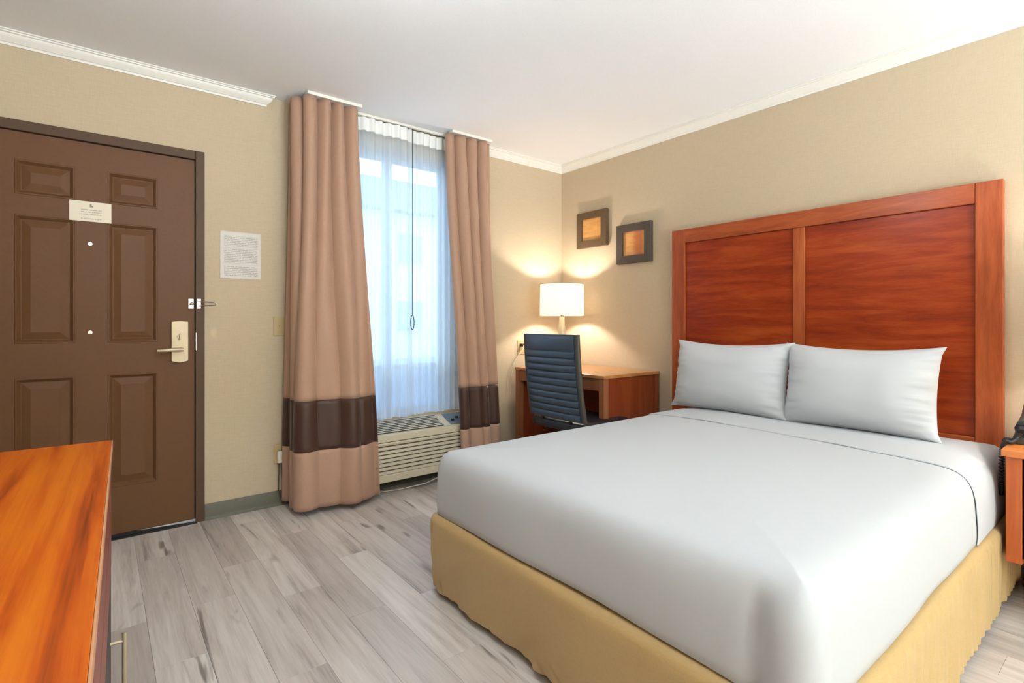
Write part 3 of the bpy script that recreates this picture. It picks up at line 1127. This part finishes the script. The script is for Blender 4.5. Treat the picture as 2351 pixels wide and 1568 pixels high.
# white cover drawn over the mattress
def cover_rows(x0, x1, y0, y1, prof, grow=0.0, rad=0.055):
    rows = []
    for ins, z in prof:
        r_ = max(0.004, rad - ins)
        base = rrect(x0 + ins, x1 - ins, y0 + ins, y1 - ins, r_)
        r = []
        n_ = len(base)
        for i, p in enumerate(base):
            a = Vector(base[(i + 1) % n_]) - Vector(base[i - 1])
            nrm = Vector((a.y, -a.x)).normalized()
            side = max(0.0, min(1.0, (0.575 - z) / 0.10))      # 1 on the hanging sides
            off = grow
            off += side * 0.010 * noise.noise(Vector((p[0] * 2.2, p[1] * 2.2, z * 2.0)))
            # tuck at the foot corner on the nightstand side
            foot = max(0.0, -nrm.x)
            dy = p[1] - (y0 + 0.115)
            low = max(0.0, min(1.0, (0.565 - z) / 0.06))
            off += foot * low * (0.016 / (1 + math.exp(dy / 0.006)) - 0.026 * math.exp(-(dy / 0.022) ** 2))
            q = Vector(p) + nrm * off
            zz = z
            if z > 0.585:
                zz += 0.006 * noise.noise(Vector((p[0] * 2.3, p[1] * 2.3, 0.4)))
            if z < 0.36:
                zz += 0.006 * math.sin(p[0] * 3.1 + p[1] * 4.0) + 0.004 * noise.noise(Vector((p[0] * 5, p[1] * 5, 2)))
            r.append((q.x, q.y, zz))
        rows.append(r)
    return rows


PROF = [(0.020, 0.335), (0.008, 0.328), (0.000, 0.334), (-0.003, 0.36), (-0.004, 0.40), (-0.002, 0.45), (0.0, 0.49), (0.005, 0.52), (0.014, 0.547), (0.028, 0.568), (0.05, 0.583),
        (0.08, 0.592), (0.12, 0.597), (0.18, 0.601), (0.26, 0.605), (0.36, 0.608), (0.48, 0.610), (0.60, 0.611), (0.70, 0.612)]
cv = empty('bed_cover', (bcx, bcy, 0.33), 'smooth white cover drawn over the mattress of the bed', 'bedding')
rows = cover_rows(BX0, BX1, BY0, BY1, PROF)
rows = [[(p[0] - bcx, p[1] - bcy, p[2] - 0.33) for p in r] for r in rows]
m = MB().grid(rows, closed_u=True)
m.ngon(rows[-1])
m.obj('cover', 'linen', cv, smooth=True)


# turned-down hem: strip lying over the cover in front of the pillows
def turn_down():
    sec = []
    # cross-section from the window side hem up over the top and down the nightstand side
    prof = [(ins, z) for ins, z in PROF[2:16]]
    left = [(BY1 - ins, z) for ins, z in prof]
    right = [(BY0 + ins, z) for ins, z in reversed(prof)]
    midn = 14
    a, b = left[-1], right[0]
    mid = [(a[0] + (b[0] - a[0]) * i / midn, 0.6105) for i in range(1, midn)]
    sec = left + mid + right
    sec = catmull([(p[0], p[1]) for p in sec], 130)
    rows = []
    for k_, (dx, up) in enumerate(((0.008, -0.003), (0.002, 0.0), (0.0, 0.003), (0.004, 0.006), (0.016, 0.0075), (0.05, 0.0075), (0.12, 0.007), (0.22, 0.006), (0.30, 0.005))):
        r = []
        for i, p in enumerate(sec):
            d = (sec[min(i + 1, len(sec) - 1)] - sec[max(i - 1, 0)]).normalized()
            nrm = Vector((-d.y, d.x))
            if nrm.dot(p - Vector((bcy, 0.2))) < 0:
                nrm = -nrm
            y, z = p.x, p.y
            frac = (BY1 - y) / (BY1 - BY0)
            x_ = 2.475 - 0.075 * frac + dx + 0.006 * noise.noise(Vector((y * 6, 0, 3)))
            side = max(0, 0.56 - z)
            x_ += side * 0.10
            q = p + nrm * (up if z > 0.585 else up * 0.55)
            zz = q.y + (0.006 * noise.noise(Vector((x_ * 2.3, y * 2.3, 0.4))) if z > 0.585 else 0)
            r.append((x_ - bcx, q.x - bcy, zz - 0.33))
        rows.append(r)
    return rows


MB().grid(turn_down()).obj('turned_down_hem', 'linen', cv, smooth=True)


# ------------------------------------------------------------------ pillows
def pillow(label, cy, yaw, seed, w=0.65, h=0.50, T=0.098, base=(2.74, 0.622), lean=46, flange=True):
    o = empty('pillow', (base[0], cy, base[1]), label, 'pillow', 'white pillows leaning on the headboard', rz=yaw)
    N_, K_ = 56, 44
    front, back = [], []
    for j in range(K_ + 1):
        b = -1 + 2 * j / K_
        rf, rb = [], []
        for i in range(N_ + 1):
            a = -1 + 2 * i / N_
            ex = 1 - 0.045 * (1 - b * b) ** 1.0
            ey = 1 - (0.13 if b > 0 else 0.05) * (1 - a * a)
            X_ = a * w / 2 * ex * (1 + 0.035 * max(0, abs(b) - 0.82) / 0.18)
            Y_ = b * h / 2 * ey
            th = T * max(0.0, (1 - abs(a) ** 3.2) * (1 - abs(b) ** 2.6)) ** 0.62
            # wrinkles gathered at the ends
            e = max(0.0, (abs(a) - 0.62) / 0.38)
            wr = e * 0.016 * noise.noise(Vector((a * 1.6 + seed, b * 11, seed))) + e * 0.007 * noise.noise(Vector((a * 4 + seed, b * 24, seed))) + 0.004 * noise.noise(Vector((a * 3, b * 3, seed + 5)))
            corner = max(0, abs(a) - 0.80) * max(0, abs(b) - 0.74) * 4
            wr += corner * 0.05 * math.sin(a * 30 + b * 26)
            s = 1 if th > 0.004 else th / 0.004
            rf.append((X_, Y_, th + wr * s + 0.003))
            rb.append((X_, Y_, -th * 0.8 + wr * s * 0.5 - 0.003))
        front.append(rf)
        back.append(rb)
    m = MB().grid(front)
    m.grid([list(reversed(r)) for r in back])
    # rim
    def rim(G):
        return G[0] + [r[-1] for r in G[1:-1]] + list(reversed(G[-1])) + [r[0] for r in reversed(G[1:-1])]
    m.grid([rim(front), rim(back)], closed_u=True)
    body = m.mesh('pillow_body', merge=True)
    # local frame: X along the headboard, Y up the lean, Z towards the room
    L = math.radians(lean)
    ax = Vector((0, -1, 0))
    ay = Vector((math.cos(L), 0, math.sin(L)))
    az = ax.cross(ay).normalized()
    R = Matrix((ax, ay, az)).transposed()
    body.transform(R.to_4x4())
    body.transform(Matrix.Translation(ay * (h * 0.47) + az * 0.0))
    p = link('pillow_case', body, 'pillow', o, smooth=True)
    return o


pillow('white pillow at the window side of the headboard', 1.592, 0, 1.0, w=0.69, h=0.42, T=0.112, base=(2.83, 0.612), lean=79)
pillow('white pillow at the nightstand side of the headboard', 0.940, 0, 4.0, w=0.655, h=0.42, T=0.116, base=(2.83, 0.612), lean=79)

# ------------------------------------------------------------------ headboard
HY0, HY1, HZ0, HZ1 = 0.452, 2.152, 0.50, 1.757
hb = empty('headboard', (XB, (HY0 + HY1) / 2, HZ0), 'wide cherry wood headboard with two recessed panels on wall', 'headboard')
hcy = hb.location.y
hx0 = -0.052


def hbox(name, mat, y0, y1, z0, z1, d0, d1, bevel=0.003):
    o = bx(name, mat, d0, d1, y0 - hcy, y1 - hcy, z0 - HZ0, z1 - HZ0, hb, bevel)
    return o


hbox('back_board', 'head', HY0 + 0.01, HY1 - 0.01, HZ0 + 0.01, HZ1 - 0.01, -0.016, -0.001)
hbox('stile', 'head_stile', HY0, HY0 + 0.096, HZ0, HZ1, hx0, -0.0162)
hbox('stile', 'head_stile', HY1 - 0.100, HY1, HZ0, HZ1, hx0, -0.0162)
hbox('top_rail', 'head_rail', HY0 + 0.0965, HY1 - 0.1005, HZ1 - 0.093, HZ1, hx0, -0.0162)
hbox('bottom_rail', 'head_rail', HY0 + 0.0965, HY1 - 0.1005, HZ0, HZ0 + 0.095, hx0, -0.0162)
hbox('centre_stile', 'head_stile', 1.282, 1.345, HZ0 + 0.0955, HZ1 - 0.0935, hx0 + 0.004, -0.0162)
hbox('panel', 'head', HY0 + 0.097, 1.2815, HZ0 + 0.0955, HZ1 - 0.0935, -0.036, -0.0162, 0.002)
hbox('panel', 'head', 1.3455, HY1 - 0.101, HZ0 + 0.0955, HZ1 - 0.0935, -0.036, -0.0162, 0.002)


# ------------------------------------------------------------------ pictures
def picture(label, y0, y1, z0, z1, fmat, amat):
    o = empty('picture', (XB, (y0 + y1) / 2, z0), label, 'picture', 'small framed prints')
    hw_, hh_ = (y1 - y0) / 2, z1 - z0
    fw = 0.058
    d = -0.034
    for nm, poly in (('frame_rail', [(-hw_, 0), (hw_, 0), (hw_ - fw, fw), (-hw_ + fw, fw)]),
                     ('frame_rail', [(-hw_, hh_), (-hw_ + fw, hh_ - fw), (hw_ - fw, hh_ - fw), (hw_, hh_)]),
                     ('frame_stile', [(-hw_, 0), (-hw_ + fw, fw), (-hw_ + fw, hh_ - fw), (-hw_, hh_)]),
                     ('frame_stile', [(hw_, 0), (hw_, hh_), (hw_ - fw, hh_ - fw), (hw_ - fw, fw)])):
        MB().extrude(poly, 'x', d, -0.002).obj(nm, fmat, o, bevel=0.0015)
    MB().box(-0.018, -0.004, -hw_ + fw - 0.004, hw_ - fw + 0.004, fw - 0.004, hh_ - fw + 0.004).obj('print', amat, o)
    return o


picture('brown framed amber print nearer the room corner', 2.772, 3.098, 1.737, 2.030, 'frame_a', 'art_a')
picture('dark framed amber and red print nearer the headboard', 2.347, 2.667, 1.570, 1.868, 'frame_b', 'art_b')

# ------------------------------------------------------------------ desk
DKX0, DKX1, DKY0, DKY1, DKZ = 2.575, 3.170, 2.285, 3.205, 0.770
dk = empty('desk', ((DKX0 + DKX1) / 2, (DKY0 + DKY1) / 2, 0), 'cherry wood writing desk in the room corner', 'desk')
dcx, dcy = dk.location.x, dk.location.y


def dbox(name, mat, x0, x1, y0, y1, z0, z1, bevel=0.002, parent=None):
    return bx(name, mat, x0 - dcx, x1 - dcx, y0 - dcy, y1 - dcy, z0, z1, dk, bevel)


dbox('top', 'desk_top', DKX0 - 0.004, DKX1, DKY0 - 0.004, DKY1 + 0.004, DKZ - 0.022, DKZ, 0.003)
for y0_, y1_ in ((DKY0, DKY0 + 0.045), (DKY1 - 0.045, DKY1)):
    dbox('leg', 'desk_edge', DKX0, DKX0 + 0.05, y0_, y1_, 0, DKZ - 0.0225, 0.003)
    dbox('leg', 'desk', DKX1 - 0.05, DKX1 - 0.005, y0_, y1_, 0, DKZ - 0.0225, 0.003)
    dbox('end_panel', 'desk', DKX0 + 0.0505, DKX1 - 0.0505, y0_ + 0.010, y1_ - 0.010, 0.06, DKZ - 0.0225, 0.001)
ap = dbox('drawer_front', 'desk_edge', DKX0 + 0.008, DKX0 + 0.028, DKY0 + 0.0455, DKY1 - 0.0455, DKZ - 0.105, DKZ - 0.0225)
dbox('modesty_panel', 'desk', DKX1 - 0.07, DKX1 - 0.052, DKY0 + 0.0455, DKY1 - 0.0455, 0.20, DKZ - 0.0225)


# ------------------------------------------------------------------ table lamps
def lamp(label, x, y, z, power):
    o = empty('table_lamp', (x, y, z), label, 'lamp')
    MB().lathe([(0.075, 0), (0.078, 0.006), (0.074, 0.016), (0.060, 0.022)], n=32).obj('base', 'lamp_body', o, smooth=False)
    b = MB().lathe([(0.055, 0.022), (0.060, 0.05), (0.058, 0.11), (0.046, 0.18), (0.034, 0.25), (0.027, 0.31), (0.022, 0.36), (0.021, 0.395)], n=32).obj('stem', 'lamp_body', o, smooth=True)
    soft_smooth(b, 40)
    MB().lathe([(0.014, 0.395), (0.016, 0.41), (0.016, 0.455), (0.012, 0.46)], n=20).obj('socket', 'chrome', o)
    MB().lathe([(0.012, 0.460), (0.016, 0.470), (0.018, 0.480), (0.014, 0.492), (0.006, 0.496)], n=20).obj('bulb', 'bulb', o, smooth=True)
    R_, z0, z1 = 0.178, 0.405, 0.655
    s = MB().lathe([(R_, z0), (R_ - 0.004, z1)], n=64, cap=False)
    s.lathe([(R_ - 0.002, z0), (R_ - 0.006, z1)], n=64, cap=False)
    sh = s.obj('shade', 'shade', o, smooth=True)
    for zz, rr in ((z0, R_), (z1, R_ - 0.004)):
        pts = [(rr * math.cos(2 * math.pi * i / 48), rr * math.sin(2 * math.pi * i / 48), zz) for i in range(49)]
        MB().tube(pts, 0.0028, 6).obj('shade_rim', 'shade_rim', sh)
    m = MB()
    for a in range(3):
        an = a * 2 * math.pi / 3
        m.tube([(0.012 * math.cos(an), 0.012 * math.sin(an), 0.628), ((R_ - 0.006) * math.cos(an), (R_ - 0.006) * math.sin(an), 0.65)], 0.0018, 5)
    m.tube([(0.0, 0, 0.60), (0, 0, 0.632)], 0.003, 6)
    m.obj('shade_spider', 'chrome', sh)
    light('lamp_light', 'POINT', (x, y, z + 0.535), power, WARM, 0.03)
    return o


lamp('lit table lamp with white drum shade on the desk', 2.905, 3.02, DKZ + 0.0005, P_DESK)

# outlet by the desk with plug and cord
plate('wall_outlet', (2.715, YW, 0.915), 'y', 'ivory wall outlet above the desk left of the chair', kind='outlet')
pc = empty('lamp_plug', (2.715, YW - 0.0095, 0.935), 'black lamp plug and white cord at the desk outlet', 'plug')
MB().box(-0.012, 0.012, -0.030, 0, -0.012, 0.012).obj('plug', 'black_plastic', pc, bevel=0.004)
MB().tube([(0.0, -0.028, 0), (0.0, -0.038, -0.02), (-0.03, -0.030, -0.06), (-0.09, -0.02, -0.13), (-0.12, -0.015, -0.26), (-0.125, -0.015, -0.4)], 0.003, 6).obj('cord', 'white_plastic', pc, smooth=True)

# ------------------------------------------------------------------ desk chair
ch = empty('desk_chair', (2.52, 2.463, 0), 'blue-grey leather ribbed-back office chair at the desk', 'chair')
WCH = 0.245


def bp(s, v):
    """point on the backrest rear surface: s across -1..1 (towards +y), v 0 bottom..1 top"""
    x_ = -0.205 - 0.062 * v - 0.018 * math.sin(math.pi * v) * 0.6 - 0.020 * (1 - s * s) * 0.6
    z_ = 0.500 + 0.545 * v
    w_ = WCH * (1.0 - 0.02 * v)
    return Vector((x_, s * w_, z_))


# backrest shell with side piping
rows = []
for j in range(25):
    v = j / 24
    r = []
    for i in range(17):
        s = -1 + 2 * i / 16
        r.append(bp(s, v))
    rows.append(r)
m = MB().grid(rows)
m.grid([[p + Vector((0.026, 0, 0)) for p in reversed(r)] for r in rows])
rimA = rows[0] + [r[-1] for r in rows[1:-1]] + list(reversed(rows[-1])) + [r[0] for r in reversed(rows[1:-1])]
m.grid([rimA, [p + Vector((0.026, 0, 0)) for p in rimA]], closed_u=True)
bk = m.obj('backrest', 'leather', ch, merge=True)
soft_smooth(bk, 50)
for s in (-1, 1):
    pts = [bp(s, j / 20) + Vector((0.012, 0, 0)) for j in range(21)]
    MB().tube(pts, 0.016, 8).obj('side_piping', 'leather_edge', bk, smooth=True)
# padded ribs across the back, top one taller
edges = [0.0, 0.085, 0.165, 0.245, 0.325, 0.405, 0.485, 0.565, 0.645, 0.725, 0.805, 0.985]
for a, b in zip(edges, edges[1:]):
    rr = []
    for j in range(9):
        t = j / 8
        v = a + (b - a) * t
        bul = 0.011 * (math.sin(math.pi * t) ** 0.5 if 0 < t < 1 else 0)
        r = []
        for i in range(13):
            s = (-1 + 2 * i / 12) * 0.93
            e = 1 if abs(s) < 0.90 else 0.35
            r.append(bp(s, v) + Vector((-0.0015 - bul * e, 0, 0)))
        rr.append(r)
    MB().grid(rr).obj('backrest_rib', 'leather', bk, smooth=True)
# seat
rows = []
m = MB()
seat = MB().box(-0.205, 0.25, -0.245, 0.245, 0.425, 0.490).obj('seat', 'seat_black', ch, bevel=0.025, seg=4)
soft_smooth(seat, 50)
MB().box(-0.10, 0.12, -0.09, 0.09, 0.385, 0.426).obj('tilt_mechanism', 'black_plastic', ch, bevel=0.008)
for s in (-1, 1):
    MB().tube([(0.0, s * 0.12, 0.41), (-0.17, s * 0.13, 0.42), (-0.205, s * 0.13, 0.50), (-0.213, s * 0.13, 0.62)], 0.011, 8).obj('back_bracket', 'black_plastic', ch, smooth=True)
MB().lathe([(0.028, 0.09), (0.028, 0.25), (0.018, 0.252), (0.018, 0.386)], n=20).obj('gas_column', 'chrome', ch)
MB().lathe([(0.045, 0.075), (0.048, 0.09), (0.040, 0.115)], n=20).obj('base_hub', 'chrome', ch)
for kk in range(5):
    a = kk * 2 * math.pi / 5 + 0.3
    c_, s_ = math.cos(a), math.sin(a)
    lg = MB().tube([(0.03 * c_, 0.03 * s_, 0.096), (0.15 * c_, 0.15 * s_, 0.086), (0.28 * c_, 0.28 * s_, 0.066)], 0.016, 8, radii=[0.02, 0.016, 0.012]).obj('base_leg', 'chrome', ch, smooth=True)
    mw = MB()
    mw.tube([(0.28 * c_ - 0.018 * s_, 0.28 * s_ + 0.018 * c_, 0.0265), (0.28 * c_ + 0.018 * s_, 0.28 * s_ - 0.018 * c_, 0.0265)], 0.026, 14)
    mw.tube([(0.28 * c_, 0.28 * s_, 0.03), (0.28 * c_, 0.28 * s_, 0.066)], 0.006, 8)
    mw.obj('caster', 'black_plastic', lg)

# ------------------------------------------------------------------ nightstand, phone, bedside lamp
NX0, NX1, NY0, NY1, NZ0, NZ1 = 2.70, 3.175, -0.12, 0.383, 0.215, 0.640
ns_ = empty('nightstand', ((NX0 + NX1) / 2, (NY0 + NY1) / 2, NZ0), 'cherry wood wall-hung nightstand beside the bed', 'nightstand')
ncx, ncy = ns_.location.x, ns_.location.y


def nbox(name, mat, x0, x1, y0, y1, z0, z1, bevel=0.002, parent=None):
    return bx(name, mat, x0 - ncx, x1 - ncx, y0 - ncy, y1 - ncy, z0 - NZ0, z1 - NZ0, parent or ns_, bevel)


nbox('top', 'night_top', NX0 - 0.018, NX1, NY0 - 0.012, NY1 + 0.012, NZ1 - 0.028, NZ1, 0.004)
nbox('side_panel', 'night', NX0 + 0.012, NX1, NY1 - 0.018, NY1, NZ0, NZ1 - 0.0285)
nbox('side_panel', 'night', NX0 + 0.012, NX1, NY0, NY0 + 0.018, NZ0, NZ1 - 0.0285)
nbox('back_panel', 'night', NX1 - 0.015, NX1 - 0.001, NY0 + 0.0185, NY1 - 0.0185, NZ0, NZ1 - 0.0285)
nbox('bottom_panel', 'night', NX0 + 0.014, NX1 - 0.016, NY0 + 0.0185, NY1 - 0.0185, NZ0, NZ0 + 0.018)
for y0_, y1_ in ((NY0, NY0 + 0.045), (NY1 - 0.045, NY1)):
    nbox('front_stile', 'night', NX0 - 0.006, NX0 + 0.0115, y0_, y1_, NZ0, NZ1 - 0.0285)
for z0_, z1_ in ((NZ0 + 0.02, NZ0 + 0.195), (NZ0 + 0.205, NZ1 - 0.034)):
    d_ = nbox('drawer', 'dresser', NX0 - 0.002, NX0 + 0.0115, NY0 + 0.049, NY1 - 0.049, z0_, z1_)
    hd_ = MB().tube([(-0.008, -0.06, 0), (-0.030, -0.06, 0), (-0.030, 0.06, 0), (-0.008, 0.06, 0)], 0.005, 8).obj('handle', 'chrome', d_)

ph = empty('telephone', (2.93, 0.298, NZ1 + 0.0005), 'dark grey desk telephone on the nightstand', 'telephone')
m = MB().extrude([(-0.10, 0.0), (0.11, 0.0), (0.11, 0.075), (0.09, 0.08), (-0.09, 0.032), (-0.10, 0.024)], 'y', -0.085, 0.085)
body = m.obj('body', 'grey_plastic', ph, bevel=0.006)
m = MB().tube([(-0.085, 0.055, 0.072), (-0.05, 0.055, 0.085), (0.0, 0.055, 0.102), (0.05, 0.055, 0.118), (0.10, 0.055, 0.128)], 0.02, 12, radii=[0.022, 0.019, 0.017, 0.019, 0.024])
hs = m.obj('handset', 'grey_plastic', ph, smooth=True)
for e in ((-0.085, 0.050), (0.095, 0.098)):
    MB().lathe([(0.024, 0), (0.027, 0.012), (0.022, 0.024)], (e[0], 0.055, e[1]), 18).obj('earpiece', 'black_plastic', hs)
for i in range(3):
    for j in range(4):
        MB().box(-0.006, 0.006, -0.007, 0.007, 0, 0.006).obj('key', 'white_plastic', body).location = (-0.055 + j * 0.026, -0.055 + i * 0.024, 0.0435 + j * 0.0068)


def coil(path, rc, rw, turns, n=8):
    """coiled cord around a path"""
    path = catmull3(path, turns * 10 + 1)
    pts = []
    up = Vector((0.3, 0.8, 0.5)).normalized()
    for i, p in enumerate(path):
        d = (path[min(i + 1, len(path) - 1)] - path[max(i - 1, 0)]).normalized()
        a = d.cross(up).normalized()
        b = d.cross(a).normalized()
        an = 2 * math.pi * i / 10
        pts.append(p + (a * math.cos(an) + b * math.sin(an)) * rc)
    return MB().tube(pts, rw, 5)


def catmull3(pts, n):
    P = [Vector(p) for p in pts]
    P = [P[0] * 2 - P[1]] + P + [P[-1] * 2 - P[-2]]
    out = []
    segs = len(P) - 3
    for i in range(n):
        u = i / (n - 1) * segs
        k = min(int(u), segs - 1)
        t = u - k
        p0, p1, p2, p3 = P[k:k + 4]
        out.append(0.5 * ((2 * p1) + (-p0 + p2) * t + (2 * p0 - 5 * p1 + 4 * p2 - p3) * t * t + (-p0 + 3 * p1 - 3 * p2 + p3) * t ** 3))
    return out


# coiled handset cord: along the top, over the edge, hanging in a loop beside the nightstand
coil([(-0.085, 0.060, 0.055), (-0.12, 0.070, 0.025), (-0.145, 0.082, 0.012), (-0.150, 0.098, 0.010), (-0.148, 0.110, -0.04), (-0.146, 0.111, -0.14),
      (-0.142, 0.111, -0.188), (-0.134, 0.111, -0.192), (-0.128, 0.111, -0.14), (-0.126, 0.110, -0.05), (-0.122, 0.104, 0.012), (-0.10, 0.085, 0.014), (-0.08, 0.075, 0.012)], 0.006, 0.0028, 95).obj('coiled_cord', 'black_plastic', ph, smooth=True)

lamp('lit bedside lamp with white drum shade on the nightstand', 2.93, 0.02, NZ1 + 0.0005, P_BED)

# dark cable bundle on the floor below the nightstand
cb = []
for i in range(160):
    a = i * 0.22
    cb.append((0.10 * math.cos(a) + 0.012 * math.sin(i * 0.9), 0.15 * math.sin(a), 0.012 + 0.016 * (i / 160) + 0.010 * (1 + math.sin(i * 0.37))))
o = MB().tube(cb, 0.011, 6).obj('cable_bundle', 'black_plastic', smooth=True, loc=(3.03, 0.22, 0.0))
tag(o, 'black cable bundle on the floor below the nightstand', 'cable')

# ------------------------------------------------------------------ dresser in the left foreground
DRZ, DRL, DRD = 0.780, 1.66, 0.52
dr = empty('dresser', (0.0295, 1.895, 0), 'long orange-brown wood dresser in the left foreground', 'dresser', rz=math.radians(-1.64))
# local frame: front face at x=0 (facing +x), far end at y=0, running towards -y; the top overhangs slightly


def rbox(name, mat, x0, x1, y0, y1, z0, z1, bevel=0.002, parent=None):
    return bx(name, mat, x0, x1, y0, y1, z0, z1, parent or dr, bevel)


tp_ = rbox('top', 'dresser_top', -DRD, -0.003, -DRL, 0.0, DRZ - 0.026, DRZ, 0.001)
rbox('edge_band', 'edge', -0.0028, 0.0, -DRL, 0.0, DRZ - 0.026, DRZ - 0.0004, 0.0008)
rbox('side_panel', 'dresser', -DRD + 0.01, -0.004, -0.022, -0.003, 0.0, DRZ - 0.0265)
rbox('side_panel', 'dresser', -DRD + 0.01, -0.004, -DRL + 0.003, -DRL + 0.022, 0.0, DRZ - 0.0265)
rbox('back_panel', 'dresser', -DRD + 0.001, -DRD + 0.0095, -DRL + 0.003, -0.003, 0.0, DRZ - 0.0265)
rbox('divider', 'dresser', -DRD + 0.01, -0.006, -0.60, -0.582, 0.0, 0.41)
rbox('divider', 'dresser', -DRD + 0.01, -0.006, -1.14, -1.122, 0.0, DRZ - 0.0265)
rbox('shelf', 'dresser', -DRD + 0.01, -0.006, -1.122, -0.0225, 0.412, 0.43)
rbox('plinth', 'blackpaint', -DRD + 0.02, -0.03, -DRL + 0.023, -0.0225, 0.0, 0.06)
for ya, yb in ((-0.552, -0.024), (-1.12, -0.558)):
    for za, zb_ in ((0.434, 0.588), (0.594, 0.75)):
        rbox('drawer', 'dresser', -0.022, -0.003, ya, yb, za, zb_)
for ya, yb in ((-1.12, -0.602), (-DRL + 0.024, -1.142)):
    rbox('cabinet_door', 'dresser', -0.022, -0.003, ya, yb, 0.065, 0.408)
for za, zb_ in ((0.434, 0.588), (0.594, 0.75)):
    rbox('drawer', 'dresser', -0.022, -0.003, -DRL + 0.024, -1.142, za, zb_)
# small black refrigerator in the far bay
fg = empty('mini_fridge', (0, 0, 0), 'black compact refrigerator built into the far end of dresser', 'refrigerator')
fg.matrix_world = Matrix.Translation(dr.location) @ Matrix.Rotation(math.radians(-1.64), 4, 'Z')
bx('cabinet', 'blackpaint', -DRD + 0.03, -0.030, -0.578, -0.026, 0.062, 0.408, fg, 0.003)
fd = bx('fridge_door', 'blackpaint', -0.0295, -0.004, -0.578, -0.026, 0.066, 0.404, fg, 0.004)
hx_ = 0.027
hb_ = MB().tube([(hx_, -0.095, 0.10), (hx_, -0.095, 0.262)], 0.006, 12)
hb_.tube([(-0.006, -0.095, 0.118), (hx_, -0.095, 0.118)], 0.0045, 10)
hb_.tube([(-0.006, -0.095, 0.238), (hx_, -0.095, 0.238)], 0.0045, 10)
h_ = hb_.obj('handle', 'steel', fd, smooth=False)
h_.location = (-fd.location.x, -fd.location.y, -fd.location.z)

# ------------------------------------------------------------------ unseen fill lights added to brighten the room
FILL_TORCH = [(1.75, -3.9, 0.8, 'added fill torchiere with upturned bowl at the near end on the bed side'),
         (0.80, -3.9, 0.8, 'added fill torchiere with upturned bowl at the near end on the dresser side')]
fl_ = None  # uplights added out of view to bounce fill off the ceiling
for tx, ty, pk, lab in FILL_TORCH:
    if fl_ is None:
        fl_ = empty('added_floor_lamp', (tx, ty, 0), lab, 'lamp', 'added fill torchieres')
        MB().lathe([(0.14, 0), (0.145, 0.01), (0.13, 0.025), (0.02, 0.035)], n=32).obj('base', 'grey_plastic', fl_)
        MB().tube([(0, 0, 0.03), (0, 0, 0.68)], 0.012, 12).obj('pole', 'grey_plastic', fl_)
        MB().lathe([(0.03, 0.66), (0.10, 0.70), (0.17, 0.78), (0.165, 0.782), (0.095, 0.708), (0.025, 0.672)], n=40).obj('bowl', 'white_plastic', fl_, smooth=True)
    else:
        f2 = copy_tree(fl_)
        f2.location = (tx, ty, 0)
        f2['label'] = lab
    light('added_floor_fill', 'POINT', (tx, ty, 0.745), P_FILL_TORCH * pk, SOFT, 0.038)
cl_ = empty('added_ceiling_light', (0.58, 1.38, ZC), 'added round fill light on the ceiling between bed and dresser', 'lamp')  # fixture added above the view to lift floor, drapes and bed
MB().lathe([(0.19, -0.001), (0.19, -0.03)], n=40).obj('pan', 'trim', cl_)
MB().lathe([(0.18, -0.031), (0.175, -0.06), (0.14, -0.09), (0.08, -0.105), (0.02, -0.11)], n=40).obj('diffuser', 'shade', cl_, smooth=True)
light('added_ceiling_fill', 'POINT', (0.58, 1.38, ZC - 0.22), P_FILL_CEIL, (0.84, 0.92, 1.0), 0.10)
